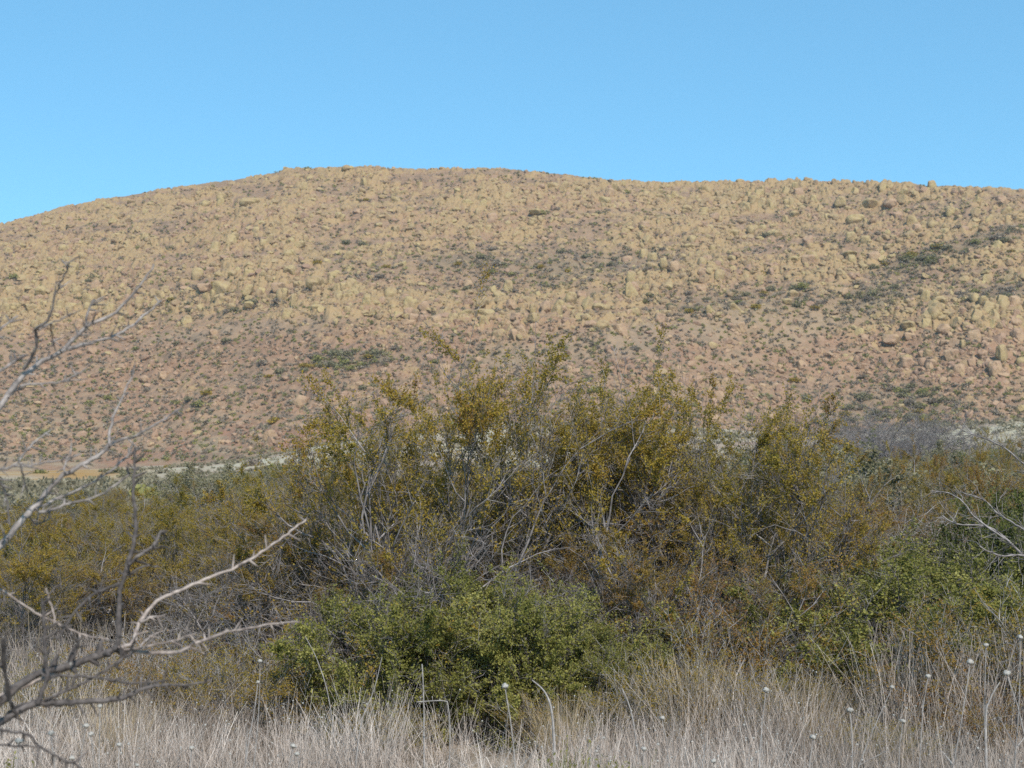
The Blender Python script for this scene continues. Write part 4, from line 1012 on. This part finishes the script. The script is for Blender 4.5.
limb([([(-15, 582), (0, 589), (18, 601), (35, 612), (52, 621), (70, 629), (90, 636), (108, 639)], 3.1, 0.1, 3.6, 2.2), ([(56, 622), (50, 600), (46, 588)], 3.15, 0, 2.5, 1.6)], 1.2, 3.1, 'bark_pink')
limb([([(-15, 725), (0, 729), (16, 732), (31, 736), (42, 748), (66, 760), (90, 772)], 2.7, 0.1, 4, 2.4), ([(-10, 744), (15, 746), (38, 746)], 2.7, 0.05, 3.2, 2), ([(4, 640), (5, 670), (10, 700), (14, 712)], 2.75, 0.1, 5, 4)], 0.7, 2.7)

# ------------------------------------------------------------------ silvery bare branches at the right edge
bs = bpy.data.objects.new('bare_shrub', None); COL.objects.link(bs); BX, BY = 3.05, 7.6; bz = float(ground_h(BX, BY)); bs.location = (BX, BY, bz)
tag(bs, 'leafless shrub with silvery arching branches entering from the right edge', 'bare shrub', 'leafless shrubs in the thicket')
B0 = np.array([BX, BY, bz]); ppm = F / 7.6
def rbranch(paths, foot):
    mb = MB()
    for n_, (pix, dy, a, b) in enumerate(paths):
        P = smooth_poly(np.array([at(x, y, BY + dy * i_ / (len(pix) - 1)) for i_, (x, y) in enumerate(pix)]) - B0, 4)
        if n_ == 0: P = np.concatenate([smooth_poly(np.array([foot, (np.array(foot) + P[0]) / 2 + [0.03, 0, 0.03], P[0]]), 3)[:-1], P])
        P, rd = knobby(P, a * 0.75 / ppm / 2, b * 0.75 / ppm / 2); tubes(mb, [(P, rd)], 5)
        lst = []
        for _ in range(len(P)):
            i0 = int(br.integers(1, len(P) - 1)); d = unit(P[i0 + 1] - P[i0]); nd = unit(d + 0.7 * br.normal(size=3)); L = br.uniform(0.06, 0.22)
            Q = [P[i0]]
            for s_ in range(4): nd = unit(nd + br.normal(size=3) * 0.2); Q.append(Q[-1] + nd * L / 4)
            lst.append((np.array(Q), np.linspace(0.0024, 0.001, 5)))
        tubes(mb, lst, 3)
    link('branch', mb.mesh('branch', M['bark_grey'], True), bs)
rbranch([([(1040, 566), (1023, 555), (1003, 536), (985, 526), (957, 524), (943, 516)], 0.1, 4.5, 1.4), ([(1010, 542), (992, 530), (974, 516), (963, 502), (948, 493), (930, 491)], 0.2, 2.6, 1.2)], [0, 0, -0.05])
rbranch([([(1045, 560), (1023, 555), (1005, 556), (992, 553), (979, 546)], -0.2, 3.6, 1.6)], [0.02, 0.02, -0.05])
rbranch([([(1045, 545), (1023, 529), (1010, 521), (997, 513), (984, 500), (960, 492)], 0.3, 3, 1.4)], [-0.03, 0.02, -0.05])
rbranch([([(1060, 490), (1040, 474), (1024, 464), (1006, 449), (988, 440), (960, 430)], 0.3, 3.4, 1.2)], [0.05, -0.02, -0.05])

# ------------------------------------------------------------------ give every repeated thing a label of its own
seen = {}
for o, lab, px, py in PEND: seen.setdefault(lab, []).append((px, py, o))
ORD = ['leftmost', 'second from left', 'third from left', 'fourth from left', 'fifth from left', 'sixth from left', 'seventh from left', 'eighth from left', 'ninth from left', 'tenth from left',
       'eleventh from left', 'twelfth from left', 'thirteenth from left', 'fourteenth from left', 'fifteenth from left', 'sixteenth from left']
for lab, lst in seen.items():
    lst.sort(key=lambda t: t[0])
    for k, (px, py, o) in enumerate(lst):
        if len(lst) == 1: o['label'] = lab
        elif len(lst) == 2: o['label'] = lab + (', left one' if k == 0 else ', right one')
        elif k == len(lst) - 1: o['label'] = lab + ', rightmost'
        else: o['label'] = lab + ', ' + ORD[min(k, 15)]

# ------------------------------------------------------------------ air between here and the hill
bm = bmesh.new(); bmesh.ops.create_cube(bm, size=1.0)
me = bpy.data.meshes.new('haze'); bm.to_mesh(me); bm.free()
hz = link('haze', me); hz.scale = (9000, 9000, 190); hz.location = (0, 0, 0)
m = bpy.data.materials.new('haze'); m.use_nodes = True; n = m.node_tree.nodes
n.remove(n['Principled BSDF']); pv = n.new('ShaderNodeVolumePrincipled'); pv.inputs['Color'].default_value = (0.92, 0.95, 1.0, 1); pv.inputs['Density'].default_value = 0.00018
pv.inputs['Anisotropy'].default_value = 0.2
m.node_tree.links.new(pv.outputs[0], n['Material Output'].inputs['Volume']); me.materials.append(m)
tag(hz, 'thin pale daylight air between the camera and the hill', 'haze', kind='stuff')
